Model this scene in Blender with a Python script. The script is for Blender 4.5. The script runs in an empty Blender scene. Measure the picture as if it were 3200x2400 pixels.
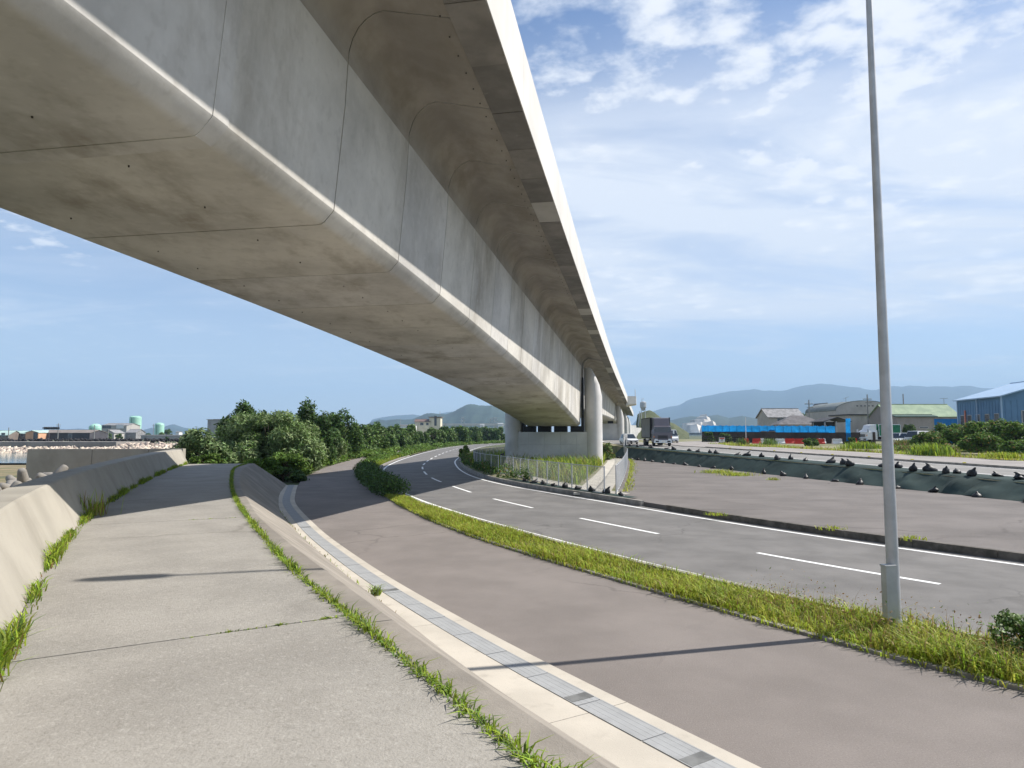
import bpy, math, random
import numpy as np
from mathutils import Vector, Matrix
random.seed(7); rng=np.random.default_rng(7)
C=bpy.context.scene.collection
SC=bpy.context.scene
# ------------------------------------------------------------------ camera
EYE=3.0; FPX=2100.0; HOR=1358.0          # eye height above the road, focal length and horizon in photo pixels
PITCH=math.atan((HOR-1200)/FPX)
cam=bpy.data.cameras.new('camera'); camo=bpy.data.objects.new('camera',cam); C.objects.link(camo)
cam.sensor_width=36.0; cam.lens=36.0*FPX/3200.0; cam.clip_start=0.05; cam.clip_end=60000
camo.location=(0,0,EYE); camo.rotation_euler=(math.pi/2+PITCH,0,0); SC.camera=camo
SC.render.resolution_x=1024; SC.render.resolution_y=768
# ------------------------------------------------------------------ sun, sky, exposure
SUN_EL=math.radians(45.3); SUN_H=Vector((0.965,0.262,0)).normalized()
SUN_DIR=Vector((SUN_H.x*math.cos(SUN_EL),SUN_H.y*math.cos(SUN_EL),math.sin(SUN_EL)))
sl=bpy.data.lights.new('sun','SUN'); sl.energy=5.0; sl.angle=math.radians(0.55); sl.color=(1.0,0.95,0.88)
so=bpy.data.objects.new('sun',sl); C.objects.link(so); so.rotation_euler=(-SUN_DIR).to_track_quat('-Z','Y').to_euler(); so.location=(60,30,60)
vs=SC.view_settings; vs.view_transform='Standard'; vs.look='None'; vs.gamma=1.0; vs.use_curve_mapping=False; vs.exposure=0.62
W=bpy.data.worlds.new('World'); SC.world=W; W.use_nodes=True
def build_world():
    nt=W.node_tree; nt.nodes.clear(); N=nt.nodes.new; L=nt.links.new
    def math_(op,a,b=None,c=None,clamp=False):
        n=N('ShaderNodeMath'); n.operation=op; n.use_clamp=clamp
        for i,v in enumerate((a,b,c)):
            if v is None: continue
            if isinstance(v,(int,float)): n.inputs[i].default_value=v
            else: L(v,n.inputs[i])
        return n.outputs[0]
    def sm(x,lo,hi):
        n=N('ShaderNodeMapRange'); n.interpolation_type='SMOOTHSTEP'; L(x,n.inputs[0]); n.inputs[1].default_value=lo; n.inputs[2].default_value=hi
        return n.outputs[0]
    def noise(vec,scale,detail,rough,dist=0.0,off=(0,0,0),sc=(1,1,1),rot=0.0):
        m=N('ShaderNodeMapping'); L(vec,m.inputs[0]); m.inputs['Location'].default_value=off; m.inputs['Scale'].default_value=sc; m.inputs['Rotation'].default_value=(0,0,rot)
        n=N('ShaderNodeTexNoise'); n.inputs['Scale'].default_value=scale; n.inputs['Detail'].default_value=detail; n.inputs['Roughness'].default_value=rough; n.inputs['Distortion'].default_value=dist
        L(m.outputs[0],n.inputs['Vector']); return n.outputs[0]
    sky=N('ShaderNodeTexSky'); sky.sky_type='NISHITA'; sky.sun_disc=False; sky.sun_elevation=SUN_EL
    sky.sun_rotation=math.atan2(SUN_DIR.x,SUN_DIR.y); sky.air_density=1.0; sky.dust_density=0.4; sky.ozone_density=3.5
    tc=N('ShaderNodeTexCoord'); sx=N('ShaderNodeSeparateXYZ'); L(tc.outputs['Generated'],sx.inputs[0])
    x,y,z=sx.outputs
    zz=math_('ADD',math_('MAXIMUM',z,0.0),0.10)
    cx=N('ShaderNodeCombineXYZ'); L(math_('DIVIDE',x,zz),cx.inputs[0]); L(math_('DIVIDE',y,zz),cx.inputs[1])
    P=cx.outputs[0]
    # broad fields of cloud, small broken puffs, thin veil
    big=noise(P,0.55,3.0,0.5,0.3,off=(3.1,1.7,0))
    puff=noise(P,12.0,8.0,0.60,0.1,off=(0.3,0.2,0),sc=(1.0,1.1,1),rot=0.5)
    puff2=noise(P,3.2,6.0,0.55,0.2,off=(5.2,9.1,0),sc=(1.0,1.1,1),rot=0.35)
    nd=N('ShaderNodeTexNoise'); nd.inputs['Scale'].default_value=6.0; nd.inputs['Detail'].default_value=4.0; L(P,nd.inputs['Vector'])
    va=N('ShaderNodeVectorMath'); va.operation='MULTIPLY_ADD'; L(nd.outputs['Color'],va.inputs[0]); va.inputs[1].default_value=(0.16,0.16,0.0); L(P,va.inputs[2])
    vo=N('ShaderNodeTexVoronoi'); vo.feature='SMOOTH_F1'; vo.inputs['Scale'].default_value=8.5; vo.inputs['Smoothness'].default_value=0.6; L(va.outputs[0],vo.inputs['Vector'])
    cell=math_('SUBTRACT',0.86,math_('MULTIPLY',vo.outputs['Distance'],0.85))
    mix=math_('ADD',math_('ADD',math_('MULTIPLY',puff,0.34),math_('MULTIPLY',puff2,0.40)),math_('MULTIPLY',cell,0.26))
    thr=math_('SUBTRACT',0.708,math_('MULTIPLY',big,0.46))
    d=math_('SUBTRACT',mix,thr)
    cum=math_('MULTIPLY',sm(d,-0.075,0.14),0.86)
    cum=math_('MULTIPLY',cum,sm(z,0.12,0.26))
    # veil of higher cloud: thicker towards the sun (east), in the lower half of the sky
    streak=noise(P,1.3,7.0,0.60,0.6,off=(1.0,4.0,0),sc=(0.55,1.4,1),rot=-0.25)
    east=sm(x,-0.40,0.10)
    band=math_('MULTIPLY',sm(z,0.06,0.20),math_('SUBTRACT',1.0,sm(z,0.34,0.58)))
    v1=math_('MULTIPLY',math_('MULTIPLY',band,math_('ADD',0.60,math_('MULTIPLY',sm(streak,0.32,0.60),0.45))),math_('ADD',0.38,math_('MULTIPLY',east,0.62)))
    v2=math_('MULTIPLY',math_('MULTIPLY',sm(streak,0.36,0.66),math_('ADD',0.52,math_('MULTIPLY',east,0.15))),math_('SUBTRACT',1.0,math_('MULTIPLY',sm(z,0.30,0.48),0.8)))
    low=math_('MULTIPLY',math_('SUBTRACT',1.0,sm(z,0.0,0.40)),0.46)
    a=math_('MAXIMUM',cum,math_('MAXIMUM',v1,v2)); a=math_('MAXIMUM',a,low)
    a=math_('MINIMUM',a,0.96)
    cc=N('ShaderNodeMix'); cc.data_type='RGBA'; L(sm(d,0.0,0.18),cc.inputs[0]); cc.inputs[6].default_value=(7.4,7.9,8.7,1); cc.inputs[7].default_value=(8.9,9.1,9.4,1)
    tint=N('ShaderNodeMix'); tint.data_type='RGBA'; tint.blend_type='MULTIPLY'; tint.inputs[0].default_value=1.0; L(sky.outputs[0],tint.inputs[6]); tint.inputs[7].default_value=(0.95,1.03,1.14,1)
    mx=N('ShaderNodeMix'); mx.data_type='RGBA'; L(a,mx.inputs[0]); L(tint.outputs[2],mx.inputs[6]); L(cc.outputs[2],mx.inputs[7])
    bg=N('ShaderNodeBackground'); bg.inputs[1].default_value=0.08; L(mx.outputs[2],bg.inputs[0])
    out=N('ShaderNodeOutputWorld'); L(bg.outputs[0],out.inputs[0])
build_world()
# ------------------------------------------------------------------ photo pixel -> place (a pixel gives a direction, the surface gives the distance)
cp,sp=math.cos(PITCH),math.sin(PITCH)
def ray(u,v):
    x=(u-1600)/FPX; z=-(v-1200)/FPX
    return np.array([x,cp-z*sp,sp+z*cp])
def onz(u,v,z): d=ray(u,v); t=(z-EYE)/d[2]; return Vector((d[0]*t,d[1]*t,z))
def aty(u,v,y): d=ray(u,v); t=y/d[1]; return Vector((d[0]*t,y,EYE+d[2]*t))
R1=(1400,1150,800/2212); R2=(1900,1180,600/2212); R3=(2100,1180,600/2212); R4=(2600,1180,600/2212); R5=(0,1240,620/2212); R6=(560,1220,600/2212); R7=(1100,1220,500/2212)
def q(R,x,y): return (R[0]+x*R[2],R[1]+y*R[2])
# ------------------------------------------------------------------ materials
MATS={}
def mat(name,col,rough=0.8,var=0.12,scale=3.0,bump=0.0,bscale=None,spec=0.3,metal=0.0,col2=None,stretch=(1,1,1),detail=6.0,stain=None,speck=None,trans=0.0,island=0.0,space='Object',crack=None):
    if name in MATS: return MATS[name]
    m=bpy.data.materials.new(name); m.use_nodes=True; nt=m.node_tree; N=nt.nodes.new; L=nt.links.new
    b=nt.nodes['Principled BSDF']; b.inputs['Roughness'].default_value=rough; b.inputs['Specular IOR Level'].default_value=spec; b.inputs['Metallic'].default_value=metal
    tc=N('ShaderNodeTexCoord'); geo=N('ShaderNodeNewGeometry')
    src=geo.outputs['Position'] if space=='World' else tc.outputs['Object']
    mp=N('ShaderNodeMapping'); mp.inputs['Scale'].default_value=stretch; L(src,mp.inputs[0])
    def noise(s,d=detail,r=0.6,vec=None):
        n=N('ShaderNodeTexNoise'); n.inputs['Scale'].default_value=s; n.inputs['Detail'].default_value=d; n.inputs['Roughness'].default_value=r; L(vec or mp.outputs[0],n.inputs['Vector']); return n.outputs[0]
    def mapr(x,a,b2,lo,hi):
        n=N('ShaderNodeMapRange'); n.interpolation_type='SMOOTHSTEP'; L(x,n.inputs[0]); n.inputs[1].default_value=a; n.inputs[2].default_value=b2; n.inputs[3].default_value=lo; n.inputs[4].default_value=hi; return n.outputs[0]
    def mixc(f,a,b2):
        n=N('ShaderNodeMix'); n.data_type='RGBA'
        if isinstance(f,float): n.inputs[0].default_value=f
        else: L(f,n.inputs[0])
        for i,v in ((6,a),(7,b2)):
            if isinstance(v,tuple): n.inputs[i].default_value=(*v[:3],1)
            else: L(v,n.inputs[i])
        return n.outputs[2]
    c2=col2 or tuple(c*(1-var*2.2) for c in col); c1=tuple(min(1,c*(1+var)) for c in col) if not col2 else col
    cur=mixc(mapr(noise(scale),0.32,0.68,0.0,1.0),c1,c2)
    if stain:                       # (colour, scale, low, high, strength, stretch)
        sc_,ss,lo,hi,st,sstr=stain
        mp2=N('ShaderNodeMapping'); mp2.inputs['Scale'].default_value=sstr; mp2.inputs['Location'].default_value=(3.3,1.9,7.7); L(src,mp2.inputs[0])
        cur=mixc(mapr(noise(ss,8.0,0.66,mp2.outputs[0]),lo,hi,0.0,st),cur,sc_)
    if speck:                       # (scale, strength, dark colour, light colour)
        ks,kst,kd,kl=speck
        nn=noise(ks,2.0,0.5)
        cur=mixc(mapr(nn,0.56,0.70,0.0,kst),cur,kl); cur=mixc(mapr(nn,0.44,0.30,0.0,kst),cur,kd)
    if crack:                       # (cells per metre, strength, colour): thin wandering cracks, only in places
        ks,kst,kc=crack; wv=N('ShaderNodeTexVoronoi'); wv.feature='DISTANCE_TO_EDGE'; wv.inputs['Scale'].default_value=ks
        nz=N('ShaderNodeTexNoise'); nz.inputs['Scale'].default_value=1.3; nz.inputs['Detail'].default_value=6; L(src,nz.inputs['Vector'])
        ad=N('ShaderNodeVectorMath'); ad.operation='MULTIPLY_ADD'; L(nz.outputs['Color'],ad.inputs[0]); ad.inputs[1].default_value=(0.9,0.9,0.0); L(src,ad.inputs[2]); L(ad.outputs[0],wv.inputs['Vector'])
        ml=N('ShaderNodeMath'); ml.operation='MULTIPLY'; L(mapr(wv.outputs['Distance'],0.0,0.012,kst,0.0),ml.inputs[0]); L(mapr(noise(0.16,2.0),0.46,0.60,0.0,1.0),ml.inputs[1])
        cur=mixc(ml.outputs[0],cur,kc)
    if island>0:
        hsv=N('ShaderNodeHueSaturation'); L(cur,hsv.inputs['Color'])
        L(mapr(geo.outputs['Random Per Island'],0,1,1-island,1+island),hsv.inputs['Value'])
        L(mapr(geo.outputs['Random Per Island'],0,1,0.5-island*0.05,0.5+island*0.03),hsv.inputs['Hue']); cur=hsv.outputs[0]
    L(cur,b.inputs['Base Color'])
    if bump>0:
        bn=N('ShaderNodeBump'); bn.inputs['Strength'].default_value=bump; bn.inputs['Distance'].default_value=0.02; L(noise(bscale or scale*8,5.0,0.65),bn.inputs['Height']); L(bn.outputs[0],b.inputs['Normal'])
    if trans>0:
        tr=N('ShaderNodeBsdfTranslucent'); L(cur,tr.inputs[0]); ms=N('ShaderNodeMixShader'); ms.inputs[0].default_value=trans
        L(b.outputs[0],ms.inputs[1]); L(tr.outputs[0],ms.inputs[2]); L(ms.outputs[0],nt.nodes['Material Output'].inputs[0])
    MATS[name]=m; return m
def leafmat(name,col,col2,scale=0.8,isl=0.35,trans=0.3,rough=0.6): return mat(name,col,rough,col2=col2,scale=scale,trans=trans,island=isl,space='World',spec=0.25,detail=3.0)
# ------------------------------------------------------------------ mesh helpers
class MB:
    def __init__(s): s.v=[]; s.f=[]; s.m=[]
    def add(s,vs,fs,m=0):
        o=len(s.v); s.v+=[tuple(p) for p in vs]; s.f+=[tuple(i+o for i in f) for f in fs]; s.m+=[m]*len(fs); return s
    def box(s,c,size,rz=0.0,m=0,top=1.0,topy=None):
        cx,cy,cz=c; a,b,h=size[0]/2,size[1]/2,size[2]/2; ty=top if topy is None else topy
        ca,sa=math.cos(rz),math.sin(rz); vs=[]
        for z,k,ky in((-h,1,1),(h,top,ty)):
            for x,y in((-a,-b),(a,-b),(a,b),(-a,b)):
                x*=k;y*=ky; vs.append((cx+x*ca-y*sa,cy+x*sa+y*ca,cz+z))
        return s.add(vs,[(3,2,1,0),(4,5,6,7),(0,1,5,4),(1,2,6,5),(2,3,7,6),(3,0,4,7)],m)
    def prism(s,poly,z0,z1,m=0):
        n=len(poly); vs=[(p[0],p[1],z0) for p in poly]+[(p[0],p[1],z1) for p in poly]
        area=sum(poly[i][0]*poly[(i+1)%n][1]-poly[(i+1)%n][0]*poly[i][1] for i in range(n))
        fs=[tuple(range(n-1,-1,-1)),tuple(range(n,2*n))]+[(i,(i+1)%n,n+(i+1)%n,n+i) for i in range(n)]
        if area<0: fs=[f[::-1] for f in fs]
        return s.add(vs,fs,m)
    def loft(s,secs,closed=True,caps=True,m=0):
        n=len(secs[0]); vs=[p for sec in secs for p in sec]; fs=[]
        for k in range(len(secs)-1):
            for i in range(n if closed else n-1):
                j=(i+1)%n; fs.append((k*n+i,k*n+j,(k+1)*n+j,(k+1)*n+i))
        if caps and closed: fs+=[tuple(range(n-1,-1,-1)),tuple(range((len(secs)-1)*n,len(secs)*n))]
        return s.add(vs,fs,m)
    def tube(s,path,r,seg=8,m=0,caps=True):
        path=[Vector(p) for p in path]; rr=r if isinstance(r,(list,tuple)) else [r]*len(path); secs=[]
        for i,p in enumerate(path):
            d=(path[min(i+1,len(path)-1)]-path[max(i-1,0)]).normalized()
            a=d.orthogonal().normalized() if abs(d.z)<0.99 else Vector((1,0,0)); 
            if abs(d.z)<0.99: a=Vector((0,0,1)).cross(d).normalized()
            b=d.cross(a); secs.append([p+a*(rr[i]*math.cos(2*math.pi*k/seg))+b*(rr[i]*math.sin(2*math.pi*k/seg)) for k in range(seg)])
        return s.loft(secs,True,caps,m)
    def lathe(s,prof,c=(0,0,0),seg=16,m=0):
        secs=[[(c[0]+r*math.cos(2*math.pi*k/seg),c[1]+r*math.sin(2*math.pi*k/seg),c[2]+z) for k in range(seg)] for r,z in prof]
        return s.loft(secs,True,True,m)
    def build(s,name,mats,parent=None,smooth=False,local=False,sharp=None):
        if not isinstance(mats,(list,tuple)): mats=[mats]
        V=np.array(s.v,dtype=np.float64)
        org=np.zeros(3)
        if parent is not None:
            if not local: org=np.array(wloc(parent))
        else:
            org=np.array([(V[:,0].min()+V[:,0].max())/2,(V[:,1].min()+V[:,1].max())/2,V[:,2].min()])
        me=bpy.data.meshes.new(name); me.from_pydata((V-org).tolist(),[],s.f)
        for m in mats: me.materials.append(m)
        if len(mats)>1: me.polygons.foreach_set('material_index',s.m)
        if smooth:
            me.polygons.foreach_set('use_smooth',[True]*len(me.polygons))
            if sharp: me.set_sharp_from_angle(angle=math.radians(sharp))
        me.update(); o=bpy.data.objects.new(name,me); C.objects.link(o)
        if parent is not None: o.parent=parent
        else: o.location=org
        return o
def wloc(o):
    p=Vector((0,0,0))
    while o is not None: p=p+o.location; o=o.parent
    return p
def tag(o,label=None,cat=None,group=None,kind=None):
    if label: o['label']=label
    if cat: o['category']=cat
    if group: o['group']=group
    if kind: o['kind']=kind
    return o
def thing(name,label,cat,loc=(0,0,0),rz=0.0,group=None):
    o=bpy.data.objects.new(name,None); C.objects.link(o); o.location=loc; o.rotation_euler=(0,0,rz); o.empty_display_size=0.3
    return tag(o,label,cat,group)
def copy_tree(o,parent=None):
    c=o.copy(); C.objects.link(c)
    if parent is not None: c.parent=parent
    for ch in list(o.children): copy_tree(ch,c)
    return c
def meshobj(name,V,F,mats,parent=None,mi=None,smooth=False,local=False):
    """fast path for numpy vertices/quads"""
    V=np.asarray(V,dtype=np.float64); org=np.zeros(3)
    if parent is not None:
        if not local: org=np.array(wloc(parent))
    else: org=np.array([(V[:,0].min()+V[:,0].max())/2,(V[:,1].min()+V[:,1].max())/2,V[:,2].min()])
    F=np.asarray(F,dtype=np.int32); me=bpy.data.meshes.new(name); k=F.shape[1]
    me.vertices.add(len(V)); me.vertices.foreach_set('co',(V-org).astype(np.float32).ravel())
    me.loops.add(F.size); me.loops.foreach_set('vertex_index',F.ravel())
    me.polygons.add(len(F)); me.polygons.foreach_set('loop_start',np.arange(len(F),dtype=np.int32)*k)
    if not isinstance(mats,(list,tuple)): mats=[mats]
    for m in mats: me.materials.append(m)
    if mi is not None: me.polygons.foreach_set('material_index',np.asarray(mi,dtype=np.int32))
    if smooth: me.polygons.foreach_set('use_smooth',np.ones(len(F),dtype=bool))
    me.update(calc_edges=True); me.validate(); o=bpy.data.objects.new(name,me); C.objects.link(o)
    if parent is not None: o.parent=parent
    else: o.location=org
    return o
# ------------------------------------------------------------------ plan curves
def spline(pts,step=0.5):
    P=[np.array(p,dtype=float) for p in pts]; P=[2*P[0]-P[1]]+P+[2*P[-1]-P[-2]]; out=[]
    for i in range(1,len(P)-2):
        a,b,c,d=P[i-1:i+3]; n=max(2,int(np.linalg.norm(c-b)/step))
        for k in range(n):
            t=k/n; out.append(0.5*((2*b)+(c-a)*t+(2*a-5*b+4*c-d)*t*t+(3*b-a-3*c+d)*t**3))
    out.append(P[-2]); A=np.array(out)
    for _ in range(6):               # iron out reading noise
        B=A.copy(); B[1:-1]=(A[:-2]+2*A[1:-1]+A[2:])/4; A=B
    return A
class Curve:
    def __init__(s,pts,step=0.5):
        s.P=spline(pts,step) if step else np.array(pts,dtype=float); d=np.diff(s.P,axis=0); s.s=np.concatenate([[0],np.cumsum(np.hypot(d[:,0],d[:,1]))]); s.L=s.s[-1]
    def at(s,t): return np.array([np.interp(t,s.s,s.P[:,0]),np.interp(t,s.s,s.P[:,1])])
    def dir(s,t):
        d=s.at(min(t+0.4,s.L))-s.at(max(t-0.4,0)); return d/np.hypot(*d)
    def off(s,t,w): d=s.dir(t); return s.at(t)+w*np.array([d[1],-d[0]])      # +w = right of the direction of travel
    def near(s,p):
        A=s.P[:-1]; D=s.P[1:]-A; q_=np.array([p[0],p[1]])-A; t=np.clip((q_*D).sum(1)/((D*D).sum(1)+1e-12),0,1); e=((q_-D*t[:,None])**2).sum(1); i=int(e.argmin()); return s.s[i]+t[i]*(s.s[i+1]-s.s[i])
    def aty(s,y): return s.s[np.argmin(abs(s.P[:,1]-y))]
def strip(cv,t0,t1,w0,w1,z,n=None,mb=None,z1=None,thick=0.0,m=0):
    """band beside a curve; z at w0, z1 at w1; thick > 0 gives it a body"""
    mb=mb or MB(); n=n or max(2,int((t1-t0)/0.7)); z1=z if z1 is None else z1; ts=np.linspace(t0,t1,n+1)
    if thick:
        secs=[]
        for t in ts:
            a,b=cv.off(t,w0),cv.off(t,w1); secs.append([(a[0],a[1],z-thick),(b[0],b[1],z1-thick),(b[0],b[1],z1),(a[0],a[1],z)])
        mb.loft(secs,True,True,m)
    else:
        secs=[[(*cv.off(t,w0),z),(*cv.off(t,w1),z1)] for t in ts]; mb.loft(secs,False,False,m)
    return mb
def between(A,B,za,zb,n=60,mb=None,m=0):
    """surface between two curves"""
    mb=mb or MB(); secs=[]
    for k in range(n+1):
        a=A.at(A.L*k/n); b=B.at(B.L*k/n); secs.append([(a[0],a[1],za),(b[0],b[1],zb)])
    mb.loft(secs,False,False,m); return mb
# ------------------------------------------------------------------ colours of the setting
M_asph=mat('asphalt',(0.165,0.157,0.148),0.9,0.10,0.7,0.25,60,speck=(70,0.3,(0.08,0.08,0.08),(0.30,0.29,0.28)),stain=((0.125,0.120,0.115),0.35,0.48,0.72,0.6,(1,1,1)),crack=(0.30,0.55,(0.07,0.066,0.062)))
M_walk=mat('brown_asphalt',(0.205,0.180,0.163),0.92,0.07,0.5,0.3,70,speck=(55,0.35,(0.11,0.095,0.085),(0.31,0.28,0.26)),stain=((0.165,0.145,0.13),0.6,0.48,0.72,0.4,(1,1,1)),crack=(0.22,0.5,(0.09,0.08,0.07)))
M_park=mat('worn_brown_asphalt',(0.160,0.143,0.132),0.9,0.08,0.4,0.25,60,stain=((0.09,0.08,0.073),0.25,0.48,0.70,0.6,(0.45,1.8,1)),speck=(40,0.3,(0.09,0.08,0.07),(0.28,0.25,0.23)),crack=(0.14,0.7,(0.07,0.06,0.055)))
M_path=mat('path_concrete',(0.305,0.285,0.252),0.92,0.06,0.9,0.45,55,speck=(30,0.30,(0.17,0.155,0.13),(0.44,0.415,0.37)),stain=((0.24,0.222,0.195),0.5,0.46,0.72,0.65,(1,1,1)),crack=(0.13,0.4,(0.14,0.125,0.105)))
M_bank=mat('bank_concrete',(0.265,0.238,0.203),0.92,0.10,1.2,0.3,40,stain=((0.19,0.165,0.14),0.9,0.46,0.72,0.7,(1,1,1)))
M_bord=mat('border_concrete',(0.50,0.455,0.385),0.88,0.05,1.0,0.15,40,stain=((0.30,0.265,0.22),1.6,0.54,0.72,0.65,(1,1,1)))
M_wall=mat('wall_concrete',(0.335,0.308,0.258),0.9,0.06,0.8,0.15,40,stain=((0.235,0.212,0.175),0.8,0.48,0.72,0.6,(1,1,0.3)))
M_gird=mat('girder_concrete',(0.55,0.525,0.475),0.85,0.10,0.35,0.12,14,stain=((0.22,0.19,0.145),0.55,0.47,0.72,0.68,(1.3,0.6,0.22)),spec=0.3,speck=(5.0,0.16,(0.25,0.23,0.20),(0.66,0.64,0.60)))
M_gird2=mat('girder_concrete_pale',(0.565,0.545,0.51),0.85,0.10,0.35,0.12,14,stain=((0.23,0.20,0.155),0.6,0.47,0.72,0.66,(1.2,0.7,0.22)),spec=0.3,speck=(5.0,0.16,(0.25,0.23,0.20),(0.68,0.66,0.62)))
M_para=mat('parapet_concrete',(0.60,0.58,0.545),0.85,0.05,0.4,0.08,20,stain=((0.45,0.43,0.39),0.6,0.56,0.78,0.45,(1,1,0.2)))
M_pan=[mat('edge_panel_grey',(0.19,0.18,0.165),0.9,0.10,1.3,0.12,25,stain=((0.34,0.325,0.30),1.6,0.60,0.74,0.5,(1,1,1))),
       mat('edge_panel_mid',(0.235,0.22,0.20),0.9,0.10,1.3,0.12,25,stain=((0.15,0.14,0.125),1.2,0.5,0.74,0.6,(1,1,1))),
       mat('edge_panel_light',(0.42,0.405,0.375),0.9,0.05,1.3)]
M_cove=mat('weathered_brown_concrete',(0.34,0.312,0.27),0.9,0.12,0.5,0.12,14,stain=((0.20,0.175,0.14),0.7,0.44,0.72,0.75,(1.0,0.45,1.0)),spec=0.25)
M_joint=mat('dark_joint',(0.05,0.046,0.04),0.95,0.1,5)
M_pier=mat('pier_concrete',(0.56,0.545,0.52),0.85,0.06,0.5,0.12,16,stain=((0.33,0.315,0.295),0.5,0.5,0.74,0.6,(1,1,0.5)))
M_white=mat('road_paint',(0.80,0.80,0.78),0.7,0.04,6,stain=((0.45,0.45,0.44),5,0.55,0.75,0.5,(1,1,1)))
M_kerb=mat('kerb_concrete',(0.30,0.28,0.25),0.9,0.12,2.5,0.2,30,stain=((0.13,0.12,0.105),1.8,0.45,0.7,0.6,(1,1,1)))
M_grate=mat('galvanised_grate',(0.335,0.34,0.34),0.8,0.05,1.5,spec=0.12,stain=((0.20,0.205,0.205),2.0,0.5,0.75,0.5,(1,1,1)))
M_steel=mat('galvanised_steel',(0.44,0.45,0.46),0.48,0.08,2.0,metal=0.35,spec=0.5)
M_soil=mat('soil',(0.13,0.125,0.05),0.95,0.2,4,0.4,20)
M_land=mat('ground_cover',(0.125,0.12,0.075),0.95,col2=(0.06,0.085,0.03),scale=0.05,bump=0.2,bscale=2,detail=9.0)
M_sand=mat('shore_sand',(0.30,0.22,0.14),0.95,col2=(0.13,0.13,0.055),scale=0.25,bump=0.3,bscale=6)
M_sheet=mat('green_sheet',(0.040,0.062,0.057),0.85,0.14,0.6,0.25,3.0,spec=0.12,stain=((0.055,0.078,0.07),2.2,0.5,0.7,0.5,(1,1,1)))
M_black=mat('black_plastic',(0.012,0.012,0.013),0.5,0.2,6,0.3,14,spec=0.4)
M_yellow=mat('yellow_reflector',(0.75,0.62,0.05),0.4,0.03,4)
M_verge=mat('verge_soil',(0.27,0.235,0.165),0.95,col2=(0.13,0.15,0.05),scale=0.6,bump=0.4,bscale=10)
# ------------------------------------------------------------------ ground and water
def shz(x,y):                      # the shore falls towards the water
    k=min(1.0,max(0.0,(-24-x)/22)); return -k*float(np.interp(y,(38,45,60,80,100,104,160,166,190),(0,-.15,-.5,-.95,-1.45,-1.7,-1.7,0,0)))*-1.0
def ground():
    xs=sorted(set([-9000,-5000,-2500,-1200,-700,-601,-600,-420,-300,-200,-140,-100,-70,-46,-44,-30,-20,-10,0,10,20,30,45,70,110,170,260,400,700,1300,2500,5000,9000]))
    ys=sorted(set([-400,-150,-60,-30,-10,0,10,20,30,45,60,80,100,104,106,130,163,165,190,230,300,420,600,900,1400,2400,4200,7000,11000]))
    V=[];F=[]
    for y in ys:
        for x in xs:
            inside=-601<x<-44 and 104<y<165
            V.append((x,y,-3.0 if inside else -0.06+shz(x,y)))
    n=len(xs)
    for j in range(len(ys)-1):
        for i in range(n-1): F.append((j*n+i,j*n+i+1,(j+1)*n+i+1,(j+1)*n+i))
    mb=MB(); mb.v=V; mb.f=F; mb.m=[0]*len(F); tag(mb.build('ground',M_land),kind='structure')
    m=mat('sea_water',(0.035,0.14,0.15),0.08,0.15,0.08,0.5,1.2,spec=0.5)
    mb=MB(); mb.add([(-600.5,104.5,-1.4),(-44.5,104.5,-1.4),(-44.5,164.5,-1.4),(-600.5,164.5,-1.4)],[(0,1,2,3)]); tag(mb.build('water',m),kind='structure')
    xs=np.concatenate([np.linspace(-170,-46,24),np.linspace(-42,-19.5,9)]); ys=np.linspace(24,103.6,30); V=[(x,y,-0.03+shz(x,y)+0.05*math.sin(x*.7+y*.4)*math.sin(y*.9)) for y in ys for x in xs]; n=len(xs)
    tag(meshobj('shore',V,[(j*n+i,j*n+i+1,(j+1)*n+i+1,(j+1)*n+i) for j in range(len(ys)-1) for i in range(n-1)],M_sand,smooth=True),kind='structure')
ground()
# ------------------------------------------------------------------ lower road with its markings
DASH=Curve([(27,-3.5),(20.5,1.0),(15.4,5.6),(11.4,10.2),(8.4,14.0),(6.0,17.7),(4.1,21.3),(2.2,24.9),(0.6,28.4),(-1.0,32.0),(-2.3,35.8),(-3.5,39.6),(-4.6,43.3),(-5.6,47),(-6.4,50.8),(-7.1,54.6),(-7.7,58.4),(-8.3,62.6),(-8.8,67),(-9.7,78),(-10.2,86.6),(-10.6,95.4),(-11.0,105),(-11.3,115),(-11.5,130),(-11.5,145),(-10,180),(-4,225),(10,290),(40,380)],1.0)
EDGE=Curve([(30,2.5),(22.5,4.6),(17.8,8.4),(14.5,12.0),(11.8,15.6),(9.7,18.9),(7.0,24.0),(4.2,30.2),(1.6,35.6),(0.2,38.8),(-0.9,41.7),(-2.0,45.3),(-3.2,50.3),(-4.4,57.5),(-5.4,65.5),(-6.4,76),(-7.0,90),(-7.6,110),(-7.8,140),(-6.4,180),(-0.4,225),(13.5,289),(44,378)],1.0)
road=MB()
nn=160; secs=[]
for k in range(nn+1):
    a=DASH.off(DASH.L*k/nn,-3.75); b=EDGE.off(EDGE.near(DASH.at(DASH.L*k/nn)),0.46); secs.append([(a[0],a[1],0.0),(b[0],b[1],0.0)])
road.loft(secs,False,False); ROAD=tag(road.build('lower_road',M_asph),kind='structure')
# dashes of the centre line as in the photograph: 4.2 m paint, 4 m gap
t=DASH.near((8.4,14.0)); t0=t-16.4
for k in range(20):
    a=t0+8.05*k; strip(DASH,a,a+4.3,-0.075,0.075,0.004,n=6).build('lane_dash',M_white,ROAD)
strip(EDGE,0,EDGE.L*0.86,-0.075,0.075,0.004,n=220).build('edge_line',M_white,ROAD)
strip(DASH,0,DASH.L*0.86,-3.42,-3.27,0.004,n=220).build('edge_line',M_white,ROAD)
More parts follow.
